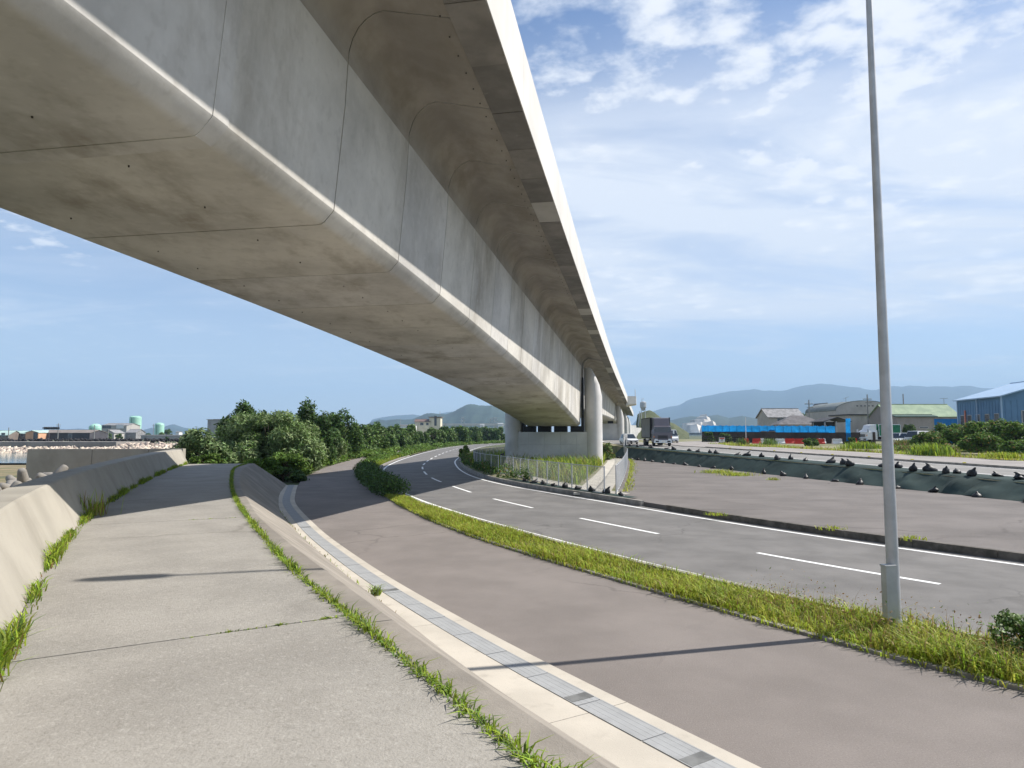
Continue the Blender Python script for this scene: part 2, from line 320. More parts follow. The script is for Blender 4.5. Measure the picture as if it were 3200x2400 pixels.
# ------------------------------------------------------------------ kerbs in blocks
def kerb_run(name,label,cv,t0,t1,w0,w1,top,L,matl,skip=None):
    root=thing(name,label,'kerb',(*cv.at((t0+t1)/2),0)); n=int((t1-t0)/L)
    for k in range(n):
        a=t0+k*L
        strip(cv,a+0.006,a+L-0.006,w0,w1,top+random.uniform(-.004,.004),n=2,thick=top+0.15).build('kerb_block',matl,root)
    return root
M_kerbdark=mat('kerb_dark',(0.15,0.135,0.115),0.92,0.15,2.5,0.2,30,stain=((0.06,0.055,0.045),2.0,0.42,0.66,0.8,(1,1,1)))  # darker and blotchier than the island kerb
kerb_run('kerb','dark concrete kerb along the lower road beside the empty paved lot',EDGE,0,EDGE.near((5.2,28.5)),0.47,0.63,0.2,2.0,M_kerbdark)
kerb_run('kerb','pale concrete kerb of the fenced island below the bridge pier',EDGE,EDGE.near((5.2,28.5)),EDGE.near((-7,90)),0.47,0.65,0.22,2.0,M_kerb)
kerb_run('kerb','half hidden concrete kerb between the grassy strip and the lower road',DASH,0,DASH.near((-10.6,95)),-3.92,-3.76,0.13,2.0,M_kerb)
# ------------------------------------------------------------------ brown pavement, grassy strip
BOR=Curve([(12.5,-7),(9,-3.6),(5.6,1.2),(3.6,4.1),(2.1,6.4),(1.0,8.1),(0.3,9.2),(-1.1,11.6),(-2.7,14.5),(-4.4,17.9),(-5.6,20.4),(-6.6,22.7),(-8.1,26.2),(-9.6,30),(-11.1,34.8),(-12.7,40.3),(-14.6,48),(-17,62),(-19,80),(-20.5,100),(-21,130)],0.6)
GRL=Curve([(16,-1),(11.5,2.8),(8.2,5.6),(6.0,8.0),(4.9,9.4),(4.1,10.7),(3.2,12.2),(1.9,14.4),(-0.5,18.6),(-2.6,23.1),(-4.3,27.4),(-5.9,32),(-8.5,39.8),(-10.6,47),(-12.2,54.1),(-13.4,62),(-14.6,72),(-15.6,85),(-16.5,100),(-17,130)],0.6)
wk=between(BOR,GRL,0.02,0.02,120); tag(wk.build('pavement',M_walk),kind='structure')
secs=[]
for k in range(121):
    a=GRL.at(GRL.L*k/120); b=DASH.off(DASH.near(a),-3.9); secs.append([(a[0],a[1],0.035),(b[0],b[1],0.05)])
mb=MB(); mb.loft(secs,False,False); tag(mb.build('verge_strip',M_soil),kind='structure')
rt=thing('edging','low worn concrete edging between the brown pavement and the grassy strip','kerb',(*GRL.at(30),0))
for k in range(int(GRL.L/2)-20): strip(GRL,k*2+.008,k*2+1.992,-0.03,0.09,0.06+random.uniform(-.006,.006),n=2,thick=0.15).build('edging_block',M_kerb,rt)
# ------------------------------------------------------------------ drain channel: border blocks and gratings
drain=thing('drain_channel','pale concrete drain channel with grey steel gratings curving along the brown pavement','drain',(-2,13,0))
tE=BOR.near((-12.7,40.3)); tS=BOR.near((5.6,1.2))
for k in range(int((tE-tS)/3.9)):
    a=tS+k*3.9; strip(BOR,a+.005,a+3.895,-0.20,0.0,0.045,n=6,thick=0.2).build('border_block',M_bord,drain)
SLB=Curve([(8.9,-6.3),(5.4,-1.3),(2.75,3.3),(0.9,6.3),(0.45,6.95),(-0.6,8.8),(-1.25,10),(-2.1,11.8),(-3.1,13.6),(-4.15,15.8),(-5.0,17.5),(-6.3,20.2),(-7.2,22.2),(-8.2,24.5),(-9.2,26.9),(-10.1,29.4),(-11.6,33.9),(-13.3,40.0)],0.5)
# left border: from the grating to the foot of the bank
ts=np.arange(tS,tE,3.9)
for a in ts[:-1]:
    secs=[]
    for t in np.linspace(a+.005,a+3.895,6):
        g=BOR.off(t,-0.53); s_=SLB.at(SLB.near(g)); d=BOR.dir(t); w=max(0.02,float(np.dot(g-s_,np.array([d[1],-d[0]]))))
        if w<0.06: w=0.06
        l=g-np.array([d[1],-d[0]])*min(w+0.02,1.3)
        secs.append([(l[0],l[1],-0.15),(g[0],g[1],-0.15),(g[0],g[1],0.045),(l[0],l[1],0.055)])
    MB().loft(secs).build('border_block',M_bord,drain)
strip(BOR,tS,tE,-0.54,-0.19,-0.10,n=60).build('channel_bed',M_joint,drain)
gm=MB()
gm.box((0,-0.155,0.0),(0.985,0.02,0.035)); gm.box((0,0.155,0.0),(0.985,0.02,0.035))
for i in range(4): gm.box((0,-0.117+0.078*i,0.004),(0.985,0.0755,0.024))
for x in (-0.483,0.483): gm.box((x,0,-0.004),(0.02,0.32,0.03))
g0=None
M_grate2=mat('dull_grate',(0.22,0.22,0.21),0.6,0.15,3.0,metal=0.4)
gd=None
for k in range(int((tE-tS)/1.0)):
    t=tS+k+0.5; p=BOR.off(t,-0.365); d=BOR.dir(t); 
    if g0 is None: g0=gm.build('grating',M_grate,drain,local=True); o=g0
    else: o=g0.copy(); C.objects.link(o)
    o.location=Vector((p[0],p[1],0.035+random.uniform(-.002,.002)))-Vector(drain.location); o.rotation_euler=(0,0,math.atan2(d[1],d[0]))
# darker patches of the gratings (mud between the bars)
pm=MB().box((0,0,0),(0.16,0.30,0.006)); p0=None
for t in (BOR.near((0.9,7.9)),BOR.near((1.9,6.5)),BOR.near((-2.2,13.1)),BOR.near((-6.5,21.8))):
    p=BOR.off(t,-0.365); d=BOR.dir(t)
    if p0 is None: p0=pm.build('mud_patch',M_grate2,drain,local=True); o=p0
    else: o=p0.copy(); C.objects.link(o)
    o.location=Vector((p[0],p[1],0.0535))-Vector(drain.location); o.rotation_euler=(0,0,math.atan2(d[1],d[0]))
# ------------------------------------------------------------------ raised footpath of concrete slabs, its shoulder and bank
PZ=1.4
PR=Curve([(6.3,-8),(4.4,-4.6),(2.9,-1.9),(1.3,1.2),(0.1,3.4),(-0.6,4.65),(-1.1,5.5),(-1.8,6.7),(-2.65,8.2),(-4.2,11.3),(-5.9,14.8),(-8.0,19.4),(-10.6,25.6),(-13.4,32.7),(-14.7,37.6)],0.5)
PL=Curve([(3.4,-9),(1.7,-5.7),(0.1,-2.6),(-1.7,1.2),(-3.1,3.9),(-3.8,5.2),(-4.35,6.1),(-5.5,8.0),(-7.3,11.3),(-8.95,14.7),(-11.0,19.4),(-13.6,25.7),(-16.2,32.4),(-17.9,37.4)],0.5)
CRE=Curve([(6.6,-7.6),(4.7,-4.2),(3.2,-1.5),(1.6,1.4),(0.42,3.5),(-0.1,4.3),(-1.05,6.0),(-1.7,7.2),(-2.7,9.0),(-3.6,10.7),(-5.0,13.4),(-6.9,17.6),(-8.6,21.4),(-11.4,28.4),(-13.6,34.6),(-14.4,37.8)],0.5)
def slab(tr0,tr1,mb):
    n=10; secs=[]
    for k in range(n+1):
        tr=tr0+(tr1-tr0)*k/n; r=PR.at(tr); d=PR.dir(tr); 
        # cross joints run square to the path
        tl=PL.near(r+np.array([-d[1],d[0]])*2.7); l=PL.at(tl)
        secs.append([(l[0],l[1],PZ-0.12),(r[0],r[1],PZ-0.12),(r[0],r[1],PZ),(l[0],l[1],PZ)])
    mb.loft(secs)
PATH=tag(between(PL,PR,PZ-0.05,PZ-0.05,60).build('footpath',M_joint),kind='structure')
br=[0.3]+[PR.aty(y) for y in (-0.7,6.15,13.0,19.6,26.0,32.2)]+[PR.L-0.02]
for a,b in zip(br[:-1],br[1:]):
    mb=MB(); slab(a+0.011,b-0.011,mb); mb.build('path_slab',M_path,PATH)
BANK=thing('embankment','sloping concrete bank between the raised footpath and the drain','embankment',(-4,13,0))
br2=[0.2]+[CRE.aty(y) for y in (-1.0,5.9,12.6,17.4,22.6,27.6,32.6)]+[CRE.L-0.02]
for a,b in zip(br2[:-1],br2[1:]):
    secs=[]; bs=[]
    for k in range(13):
        t=a+0.01+(b-a-0.02)*k/12; c=CRE.at(t); d=CRE.dir(t); nrm=np.array([d[1],-d[0]])
        r=PR.at(PR.near(c))+nrm*0.012
        f=SLB.at(SLB.near(c+nrm*1.9)) if c[1]<36.5 else SLB.at(SLB.L)
        secs.append([(r[0],r[1],PZ-0.12),(r[0],r[1],PZ-0.006),(c[0],c[1],PZ-0.012),(c[0]+nrm[0]*.06,c[1]+nrm[1]*.06,PZ-0.05),(f[0],f[1],0.05),(f[0],f[1],-0.1)])
    MB().loft(secs).build('bank_slab',M_bank,BANK,smooth=False)
# end of the bank, closing it towards the bushes
# ------------------------------------------------------------------ seawall along the path
WALL=thing('seawall','low sloping concrete seawall along the left side of the raised footpath','wall',(-9,14.6,0))
wbr=[0.2]+[PL.aty(y) for y in (-1.5,21.3,28.4,34.2)]+[PL.L-0.02]
for a,b in zip(wbr[:-1],wbr[1:]):
    secs=[]
    for t in np.linspace(a+.012,b-.012,12):
        def pt(w,z): p=PL.off(t,w); return (p[0],p[1],z)
        secs.append([pt(-0.005,-0.2),pt(-0.005,PZ),pt(-0.36,PZ+0.76),pt(-0.39,PZ+0.785),pt(-0.80,PZ+0.79),pt(-0.85,PZ+0.75),pt(-1.0,-0.2)])
    MB().loft(secs).build('wall_section',M_wall,WALL)
strip(PL,0.3,PL.L-0.1,-0.75,-0.42,PZ+0.70,n=60,thick=1.6).build('wall_core',M_joint,WALL)
W2=Curve([(-30.0,37.2),(-26.8,37.4),(-22,37.8),(-18.6,38.2)],0.5)
WALL2=thing('seawall','shaded concrete return wall standing beyond the seawall, above the shore','wall',(-21.5,36.8,0))
for k,(a,b) in enumerate(((3.15,6.6),(6.6,9.6),(9.6,W2.L-.01))):
    secs=[]
    for t in np.linspace(a+.012,b-.012,5):
        def pt(w,z): p=W2.off(t,w); return (p[0],p[1],z)
        secs.append([pt(0.12,-0.2),pt(0,2.2),pt(-0.45,2.2),pt(-0.5,-0.2)])
    MB().loft(secs).build('wall_section',M_wall,WALL2)
# ------------------------------------------------------------------ viaduct
BA,BB,TC=0.17607,0.00009,-7.965
def bc(y):
    y2=min(y,90.0); x=TC+BA*y2+BB*y2*y2+(y-y2)*(BA+2*BB*y2)
    g=BA+2*BB*y2; l=math.hypot(g,1); return x,(g/l,1/l)
def deckz(y): return EYE-0.00238*min(y,70)
def soff(y):
    if y<=66: return EYE+3.8+0.0035*y-0.00075*y*y
    return EYE+2.35+0.010*(y-66)-0.00009*(y-66)*max(0,150-y)*-1.0 if y<150 else EYE+3.19
def bpt(y,w,z):        # w = across the deck, measured from its middle, + to the right
    x,(dx,dy)=bc(y); return (x+w*dy,y-w*dx,z)
HW,HT,HC,HE,HP=2.68,2.90,3.56,4.80,5.55
def section(y,grow=0.0):
    """half outline from soffit middle to the slab edge, right side"""
    s=soff(y); d=deckz(y); g=grow
    h=[(0,s-g),(HW-0.30,s-g),(HW-0.225,s+0.012-g),(HW-0.165,s+0.05-g*.8),(HW-0.015+g*.8,s+0.215),(HW+.005+g,s+0.25)]
    h+=[(HT-0.04+g,d+5.9),(HT+g,d+6.7)]
    for k in range(1,7):               # cove under the cantilever
        a=math.pi/2*k/6; h.append((HT+(HC-HT)*(1-math.cos(a)),d+6.7+0.92*math.sin(a)-g*math.sin(a)))
    h+=[(HE,d+7.34-g)]
    return h
VIA=thing('viaduct','long grey concrete box girder viaduct passing overhead from upper left','bridge',(0,0,0))
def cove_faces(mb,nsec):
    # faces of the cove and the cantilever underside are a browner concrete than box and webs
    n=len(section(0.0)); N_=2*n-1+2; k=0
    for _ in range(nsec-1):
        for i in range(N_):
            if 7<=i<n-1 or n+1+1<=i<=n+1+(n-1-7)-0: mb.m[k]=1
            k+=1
def ring(y,grow):
    h=section(y,grow); top=deckz(y)+7.72
    right=[bpt(y,w,z) for w,z in h]; left=[bpt(y,-w,z) for w,z in h[1:]][::-1]
    return right+[bpt(y,HE,top),bpt(y,-HE,top)]+left
ys=[-24.0]
j0=8.85-3.3*10
jo=[y for y in (j0+3.3*k for k in range(60)) if -24<y<65.2]
edges=[-24.0]+jo+[65.6]
for i,(a,b) in enumerate(zip(edges[:-1],edges[1:])):
    if b-a<0.4: continue
    g=random.uniform(0,.004); n=3
    gp=0.011 if a<10 else (0.017 if a<24 else 0.024); secs=[ring(a+gp+(b-a-2*gp)*k/n,g) for k in range(n+1)]
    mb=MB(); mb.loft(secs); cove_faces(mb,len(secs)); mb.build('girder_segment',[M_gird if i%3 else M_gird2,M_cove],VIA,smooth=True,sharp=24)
# narrow cast closure strip at the nearest joint
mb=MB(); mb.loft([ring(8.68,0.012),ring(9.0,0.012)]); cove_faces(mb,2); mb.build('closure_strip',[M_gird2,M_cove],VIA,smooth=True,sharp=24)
mb=MB(); mb.loft([ring(y,-0.03) for y in np.linspace(-24,65.5,60)]); mb.build('girder_core',M_joint,VIA)
y=66.5
ends=[(66.5,108),(108,149.5),(150.5,175),(175,199.5),(200.5,222),(222,243.5),(244.5,262)]
for a,b in ends:
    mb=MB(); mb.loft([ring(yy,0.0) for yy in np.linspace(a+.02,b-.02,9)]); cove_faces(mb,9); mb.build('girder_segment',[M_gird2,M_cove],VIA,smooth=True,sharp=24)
# edge panels below the parapet, outer parapet and deck
k=0; pat=[0,1,0,0,1,0,0,2,0,0,1,0,2,0,1,0,2,0,0,1]
for side in (1,-1):
    yy=-24.0+0.6
    while yy<262:
        L_=1.95 if yy<66 else 6.0
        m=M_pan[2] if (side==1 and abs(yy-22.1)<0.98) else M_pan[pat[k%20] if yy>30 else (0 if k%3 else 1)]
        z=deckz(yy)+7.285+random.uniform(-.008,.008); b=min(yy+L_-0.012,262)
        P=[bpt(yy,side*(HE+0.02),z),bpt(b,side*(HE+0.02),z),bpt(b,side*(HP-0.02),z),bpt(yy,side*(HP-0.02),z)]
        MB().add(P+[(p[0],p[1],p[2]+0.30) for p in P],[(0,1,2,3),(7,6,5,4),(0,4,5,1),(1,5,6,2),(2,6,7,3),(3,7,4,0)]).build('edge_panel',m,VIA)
        yy+=L_; k+=1
    yy=-24.0
    while yy<262:
        b=min(yy+9.9,262); secs=[]
        for t in np.linspace(yy+.008,b-.008,4):
            z=deckz(t); secs.append([bpt(t,side*(HP-0.25),z+7.30),bpt(t,side*(HP),z+7.30),bpt(t,side*(HP),z+8.80),bpt(t,side*(HP-.03),z+8.84),bpt(t,side*(HP-0.25),z+8.84)])
        MB().loft(secs).build('parapet',M_para,VIA); yy+=9.9
MB().loft([[bpt(t,-HP+.24,deckz(t)+7.9),bpt(t,HP-.24,deckz(t)+7.9)] for t in np.linspace(-24,262,60)],False,False).build('deck_surface',M_asph,VIA)
# form-tie holes along the cantilever: dark plugs
mb=MB()
for yy in np.arange(4.0,40,0.62):
    for w,zz in ((HE-0.16,7.378),):
        p=bpt(yy,w,deckz(yy)+zz-0.055); mb.lathe([(0.014,0.0),(0.014,0.02)],p,6)
for yy in np.arange(3.0,40,1.65):
    for w in (-1.6,0.9):
        p=bpt(yy+random.uniform(-.3,.3),w+random.uniform(-.1,.1),soff(yy)-0.022); mb.lathe([(0.013,0.0),(0.013,0.03)],p,6)
tag(mb.build('tie_holes',M_joint,VIA),kind='stuff')
# platform bulging out of the parapet far down the bridge, with its railing
pf=MB()
secs=[]
for t,w in ((150,HP+.02),(151,HP+1.9),(158,HP+1.9),(159,HP+.02)):
    z=deckz(t); secs.append([bpt(t,HP-.3,z+6.6),bpt(t,w,z+7.0),bpt(t,w,z+8.7),bpt(t,HP-.3,z+8.7)])
pf.loft(secs); pf.build('platform',M_para,VIA)
rl=MB()
for t in np.linspace(150.5,158.5,7): rl.tube([bpt(t,HP+1.7,deckz(t)+8.7),bpt(t,HP+1.7,deckz(t)+10.2)],0.05,5)
for h in (9.4,10.2): rl.tube([bpt(150.5,HP+1.7,deckz(150)+h),bpt(158.5,HP+1.7,deckz(150)+h)],0.05,5)
rl.build('railing',M_steel,VIA)
# ------------------------------------------------------------------ piers
M_rub=mat('bearing_dark',(0.02,0.02,0.022),0.6,0.1,3)
def pier(y,label,zb,detail):
    s=soff(y-0.4) if y<70 else soff(y)-0.2; x,(dx,dy)=bc(y); rz=-math.atan2(dx,dy)
    root=thing('bridge_pier',label,'bridge pier',(x,y,zb),0)
    top=s-0.55; ctop=deckz(y)+6.6
    def loc(w,l,z): return (x+w*dy+l*dx,y-w*dx+l*dy,z)
    def col(side):
        c=side*3.92; n=18; secs=[]
        zs=[zb-0.3,top,ctop-2.8,ctop-1.6,ctop-0.7,ctop-0.15,ctop]
        for z in zs:
            k=(z-(ctop-2.8))/2.8; cut=0.0 if k<=0 else 1.05*k**1.6     # the outer side leans in towards the top
            ring_=[]
            for i in range(n):
                a=2*math.pi*i/n; wx=0.86*math.cos(a); ly=1.15*math.sin(a)
                wx=side*min(side*wx,0.86-cut) if side*wx>0 else wx
                ring_.append(loc(c+wx,ly,z))
            secs.append(ring_)
        MB().loft(secs).build('column',M_pier,root,smooth=True,sharp=40)
    col(1); col(-1)
    # wall between the columns, cast in lifts
    lifts=[zb-0.3,zb+0.95,zb+2.0,top] if detail else [zb-0.3,top]
    for a,b in zip(lifts[:-1],lifts[1:]):
        xs=np.linspace(-3.9,3.9,6 if detail else 2)
        for u0,u1 in zip(xs[:-1],xs[1:]):
            P=[loc(u0+.004,-0.85,0),loc(u1-.004,-0.85,0),loc(u1-.004,0.85,0),loc(u0+.004,0.85,0)]
            MB().prism([(p[0],p[1]) for p in P],a+.004,b-.004).build('wall_panel',M_pier,root)
    for w in ((-2.35,-0.85,0.75,2.35) if detail else (-1.8,1.8)):
        P=[loc(w-.62,-0.55,0),loc(w+.62,-0.55,0),loc(w+.62,0.5,0),loc(w-.62,0.5,0)]
        MB().prism([(p[0],p[1]) for p in P],top,s+0.02).build('bearing',M_rub,root)
    if detail:
        for w in (-2.88,2.88):    # dark movement joint beside the girder end
            P=[loc(w-.10,-0.5,0),loc(w+.10,-0.5,0),loc(w+.10,0.5,0),loc(w-.10,0.5,0)]
            MB().prism([(p[0],p[1]) for p in P],top+0.02,ctop-0.9).build('joint_seal',M_rub,root)
    return root
pier(66,'broad pale concrete pier with two rounded columns carrying the near span, nearest pier',0.05,True)
pier(150,'second pale concrete pier seen past the nearest pier',1.0,False)
pier(200,'third bridge pier, slim in the distance beside the street pole',1.0,False)
pier(244,'farthest slim bridge pier next to the retaining wall',1.0,False)
# ------------------------------------------------------------------ fenced island, empty lot
KW=0.66
lot=[]
tk0=EDGE.near((26,3.5)); tk1=EDGE.near((4.9,29.2))
lot=[tuple(EDGE.off(t,0.64)) for t in np.linspace(tk0,tk1,30)]
FR=[(4.75,31.2),(6.5,40),(8.2,49),(10.2,60),(12.3,72),(13.6,82)]
lot+= FR+[(16,84),(17.5,70),(20,50),(23.8,30),(28,10),(30,-2)]
tag(MB().prism(lot,-0.05,0.165).build('paved_lot',M_park),kind='structure')
isl=[tuple(EDGE.off(t,0.66)) for t in np.linspace(tk1,EDGE.near((-7.2,95)),40)]+[(-2,110),(14,110),(13.8,95)]+[(p[0]-0.02,p[1]) for p in FR[::-1]]
tag(MB().prism(isl,-0.05,0.15).build('island_ground',M_verge),kind='structure')
# concrete strip inside the fence
M_slabp=mat('pale_concrete',(0.50,0.47,0.41),0.9,0.08,0.8,0.15,30,stain=((0.33,0.31,0.27),0.8,0.5,0.75,0.5,(1,1,1)))
FRC=Curve(FR,1.0)
fl=[(-0.8,48.6),(0.9,42.2),(2.6,36.6),(4.35,31.9)]; FLC=Curve(fl,0.5)
mb=MB(); strip(FRC,1.6,FRC.L-2,-2.1,-0.35,0.165,n=20,mb=mb,thick=0.1); mb.build('concrete_strip',M_slabp)
o=bpy.data.objects['concrete_strip']; tag(o,'narrow pale concrete strip inside the mesh fence, leading back past the pier','paving')
mb=MB(); strip(FLC,1.0,FLC.L-0.2,-1.5,-0.30,0.168,n=16,mb=mb,thick=0.1); tag(mb.build('concrete_strip',M_slabp),'pale concrete strip along the front of the mesh fence','paving')
# ------------------------------------------------------------------ wire mesh fences
M_wire=mat('wire',(0.24,0.25,0.26),0.5,0.05,2,metal=0.4)
M_postd=mat('fence_post',(0.50,0.51,0.52),0.5,0.06,2,metal=0.3)
def mesh_fence(label,cv,t0,t1,bay,H,zb,pitch=0.10,w=0.0026,name='wire_fence'):
    root=thing(name,label,'fence',(*cv.at((t0+t1)/2),zb)); n=max(1,round((t1-t0)/bay)); ts=np.linspace(t0,t1,n+1)
    for t in ts:
        p=cv.at(t); MB().tube([(p[0],p[1],zb-0.1),(p[0],p[1],zb+H)],0.032,8).build('post',M_postd,root)
    for a,b in zip(ts[:-1],ts[1:]):
        A=np.array([*cv.at(a),zb+0.06]); B=np.array([*cv.at(b),zb+0.06]); d=B-A; L_=np.linalg.norm(d); d/=L_
        nrm=np.array([-d[1],d[0],0]); up=np.array([0,0,1.0]); h=H-0.1; V=[];F=[]
        for z in (0.02,h):
            MB().tube([A+up*z,B+up*z],0.02,6).build('rail',M_postd,root)
        for sgn in (1,-1):
            for c in np.arange(-h,L_,pitch):
                s0,s1=max(c,0.0),min(c+h,L_)
                if s1-s0<0.02: continue
                z0,z1=s0-c,s1-c
                if sgn<0: z0,z1=h-z0,h-z1
                p0=A+d*s0+up*z0; p1=A+d*s1+up*z1; per=(up-d*sgn)*0.7071*w; o=len(V)
                V+=[p0-per+nrm*w,p0+per+nrm*w,p1+per+nrm*w,p1-per+nrm*w,p0-per-nrm*w,p0+per-nrm*w,p1+per-nrm*w,p1-per-nrm*w]
                F+=[(o,o+1,o+2,o+3),(o+7,o+6,o+5,o+4),(o,o+3,o+7,o+4),(o+1,o+5,o+6,o+2)]
        meshobj('wire_panel',V,F,M_wire,root)
    return root
mesh_fence('see-through wire mesh fence with steel posts along the kerb in front of the pier',FLC,0,FLC.L,1.75,1.35,0.16)
mesh_fence('long wire mesh fence receding beside the paved lot, seen edge on',FRC,1.0,FRC.L,1.75,1.4,0.16)
FBC=Curve([(-0.9,49.0),(-2.4,54),(-3.4,60),(-3.6,68),(-2.6,76),(-0.5,86)],1.0)
M_wire_d=M_wire
mesh_fence('shaded wire mesh fence left of the pier behind roadside weeds',FBC,0.3,FBC.L,2.0,1.35,0.16)
# fence far along the bridge foot behind the pier
FFC=Curve([(13.9,84),(17.2,100),(21,120),(25.5,142)],1.0)
mesh_fence('far grey fence running beside the upper road under the viaduct',FFC,0,FFC.L,2.0,1.7,1.35,pitch=0.12,w=0.008)
# orange-red barrier glimpsed left of the pier
M_redp=mat('red_plastic',(0.55,0.035,0.02),0.4,0.08,2)
MB().box((-5.1,82,0.52),(1.1,0.08,0.30)).box((-5.5,82,0.26),(0.08,0.4,0.24)).box((-4.7,82,0.26),(0.08,0.4,0.24)).build('road_barrier',M_redp)
tag(bpy.data.objects['road_barrier'],'red barrier board standing behind the weeds left of the pier','barrier')
# ------------------------------------------------------------------ upper road on its embankment
EX=np.array([-0.162,0.987]); NX=np.array([0.987,0.162]); UB=np.array([24.8,32.6])
def ush(s): return 0.0036*max(0.0,s-48)**2 if s<160 else 0.0036*112**2+0.806*(s-160)
def uz(s): return min(0.95+0.011*s,1.75) if s>-40 else 0.51
def U(s,w,dz=0.0):
    p=UB+EX*s+NX*(w+ush(s)); return (p[0],p[1],uz(s)+dz)
def ustrip(mb,s0,s1,w0,w1,dz0=0.0,dz1=None,n=None,thick=0,m=0):
    n=n or max(2,int((s1-s0)/4)); dz1=dz0 if dz1 is None else dz1; secs=[]
    for s in np.linspace(s0,s1,n+1):
        if thick: secs.append([U(s,w0,dz0-thick),U(s,w1,dz1-thick),U(s,w1,dz1),U(s,w0,dz0)])
        else: secs.append([U(s,w0,dz0),U(s,w1,dz1)])
    return mb.loft(secs,bool(thick),bool(thick),m)
mb=MB(); ustrip(mb,-60,150,-2.55,150,-0.05,n=40,thick=3.0); tag(mb.build('upper_ground',M_verge),kind='structure')
mb=MB(); ustrip(mb,-50,150,-0.55,5.3,0.0,n=60); UR=tag(mb.build('upper_road',mat('pale_asphalt',(0.235,0.225,0.21),0.9,0.08,0.5,0.2,50)),kind='structure')
mb=MB(); ustrip(mb,-50,140,-0.08,0.08,0.004,n=60); mb.build('edge_line',M_white,UR)
mb=MB(); ustrip(mb,-50,140,4.95,5.10,0.004,n=60); mb.build('edge_line',M_white,UR)
mb=MB(); ustrip(mb,-50,44,5.5,12.4,0.12,n=30,thick=0.2); tag(mb.build('far_pavement',mat('pale_brown_asphalt',(0.29,0.265,0.245),0.9,0.08,0.5,0.2,50)),kind='structure')
kr=thing('kerb','long grey kerb with small yellow studs beyond the upper road','kerb',U(10,5.4))
for k in range(35):
    s=-24+k*2.0; mb=MB(); ustrip(mb,s+.008,s+1.992,5.3,5.5,0.15,n=2,thick=0.3); mb.build('kerb_block',M_kerb,kr)
for k in range(14):
    s=-17+k*4.4; MB().box(U(s,5.4,0.18),(0.22,0.10,0.06),top=0.6).build('reflector',M_yellow,kr)
# side street joining behind the kerb
mb=MB(); secs=[]
for a,b in (((44,5.6),(44,12.4)),((52,5.0),(52,11.5)),((62,6.0),(60,13.5)),((72,10),(69,17)),((84,16),(80,23)),((100,24),(96,31))):
    secs.append([U(a[0],a[1],0.07),U(b[0],b[1],0.07)])
mb.loft(secs,False,False); tag(mb.build('side_road',MATS['pale_brown_asphalt']),kind='structure')
# ------------------------------------------------------------------ green sheet over the embankment slope
def sheet():
    ns,nw=260,18; V=[];F=[]
    s_=np.linspace(-40,53,ns); ph=rng.uniform(0,6.28,12); fr=rng.uniform(0.8,4.5,12); sl=rng.uniform(-1.3,1.3,12); am=rng.uniform(0.2,1.0,12)
    for s in s_:
        low=0.155; top=uz(s)+0.012
        for k in range(nw+1):
            t=k/nw
            if t<0.62: q_=t/0.62; w=-3.85+1.45*q_; z=low+(top-low)*q_; am_=1.0*math.sin(math.pi*min(1,q_*0.9+0.12))
            else: q_=(t-0.62)/0.38; w=-2.40+1.80*q_; z=top+0.02*math.sin(q_*3); am_=0.12
            near=(1.0+.7*max(0,min(1,(8-s)/8))) if s<12 else 0.5
            f=sum(a*math.sin(b*s+c*w*2.2+d) for a,b,c,d in zip(am,fr,sl,ph))
            f=(abs(f)**0.7)*(1 if f>0 else -0.5)*0.046*am_*near+0.02*am_*near*abs(math.sin(2.7*s+3.1*w+math.sin(s*.9)*2))
            p=U(s,w-0.9*f,0); V.append((p[0],p[1],z+f*0.8))
    n=nw+1
    for i in range(ns-1):
        for k in range(nw): F.append((i*n+k,i*n+k+1,(i+1)*n+k+1,(i+1)*n+k))
    o=meshobj('slope_sheet',V,F,M_sheet,smooth=True); o.data.set_sharp_from_angle(angle=math.radians(16)); return tag(o,'dark green sheet stretched over the slope below the upper road','sheet')
sheet()
# sheet strip along the kerb in front of the fence
mb=MB(); strip(EDGE,EDGE.near((4.6,29.6)),EDGE.near((-0.9,42.5)),0.67,1.25,0.232,n=20,mb=mb); tag(mb.build('kerb_sheet',M_sheet),'narrow green sheet strip weighed down behind the island kerb','sheet')
# ------------------------------------------------------------------ sandbags: slumped sack with a tied neck
def bag_mesh(seed):
    r=random.Random(seed); mb=MB(); secs=[]; n=12
    tilt=r.uniform(-.25,.25); nk=r.uniform(0.7,1.25)
    for z,a,b,cx in ((0,0.24,0.17,0),(0.05,0.29,0.21,0),(0.13,0.27,0.20,.02),(0.20,0.19,0.15,.05),(0.235,0.11,0.09,.09),(0.25+.03*nk,0.075,0.06,.12),(0.26+.06*nk,0.07,0.035,.16),(0.27+.07*nk,0.05,0.02,.18)):
        ph=r.uniform(0,6.28); secs.append([((a*(1+.10*math.sin(3*t_+ph))*math.cos(t_))+cx+tilt*z,b*(1+.10*math.cos(2*t_+ph))*math.sin(t_),z) for t_ in np.linspace(0,2*math.pi,n,endpoint=False)])
    mb.loft(secs); return mb
BAGS=[]
for i in range(4):
    V=bag_mesh(i+3); me=V.build('sandbag',M_black,None,smooth=True,sharp=50); BAGS.append(me.data); bpy.data.objects.remove(me)
ordn=['first','second','third','fourth','fifth','sixth','seventh','eighth','ninth','tenth','eleventh','twelfth','thirteenth','fourteenth','fifteenth','sixteenth','seventeenth','eighteenth','nineteenth','twentieth','twenty-first','twenty-second','twenty-third','twenty-fourth','twenty-fifth','twenty-sixth','twenty-seventh','twenty-eighth']
def bag(p,label,group,sc=1.0):
    o=bpy.data.objects.new('sandbag',random.choice(BAGS)); C.objects.link(o); o.location=p; o.rotation_euler=(random.uniform(-.18,.18),random.uniform(-.25,.25),random.uniform(0,6.28)); o.scale=(sc*random.uniform(.75,1.25),sc*random.uniform(.75,1.2),sc*random.uniform(.55,1.3))
    tag(o,label,'sandbag',group)
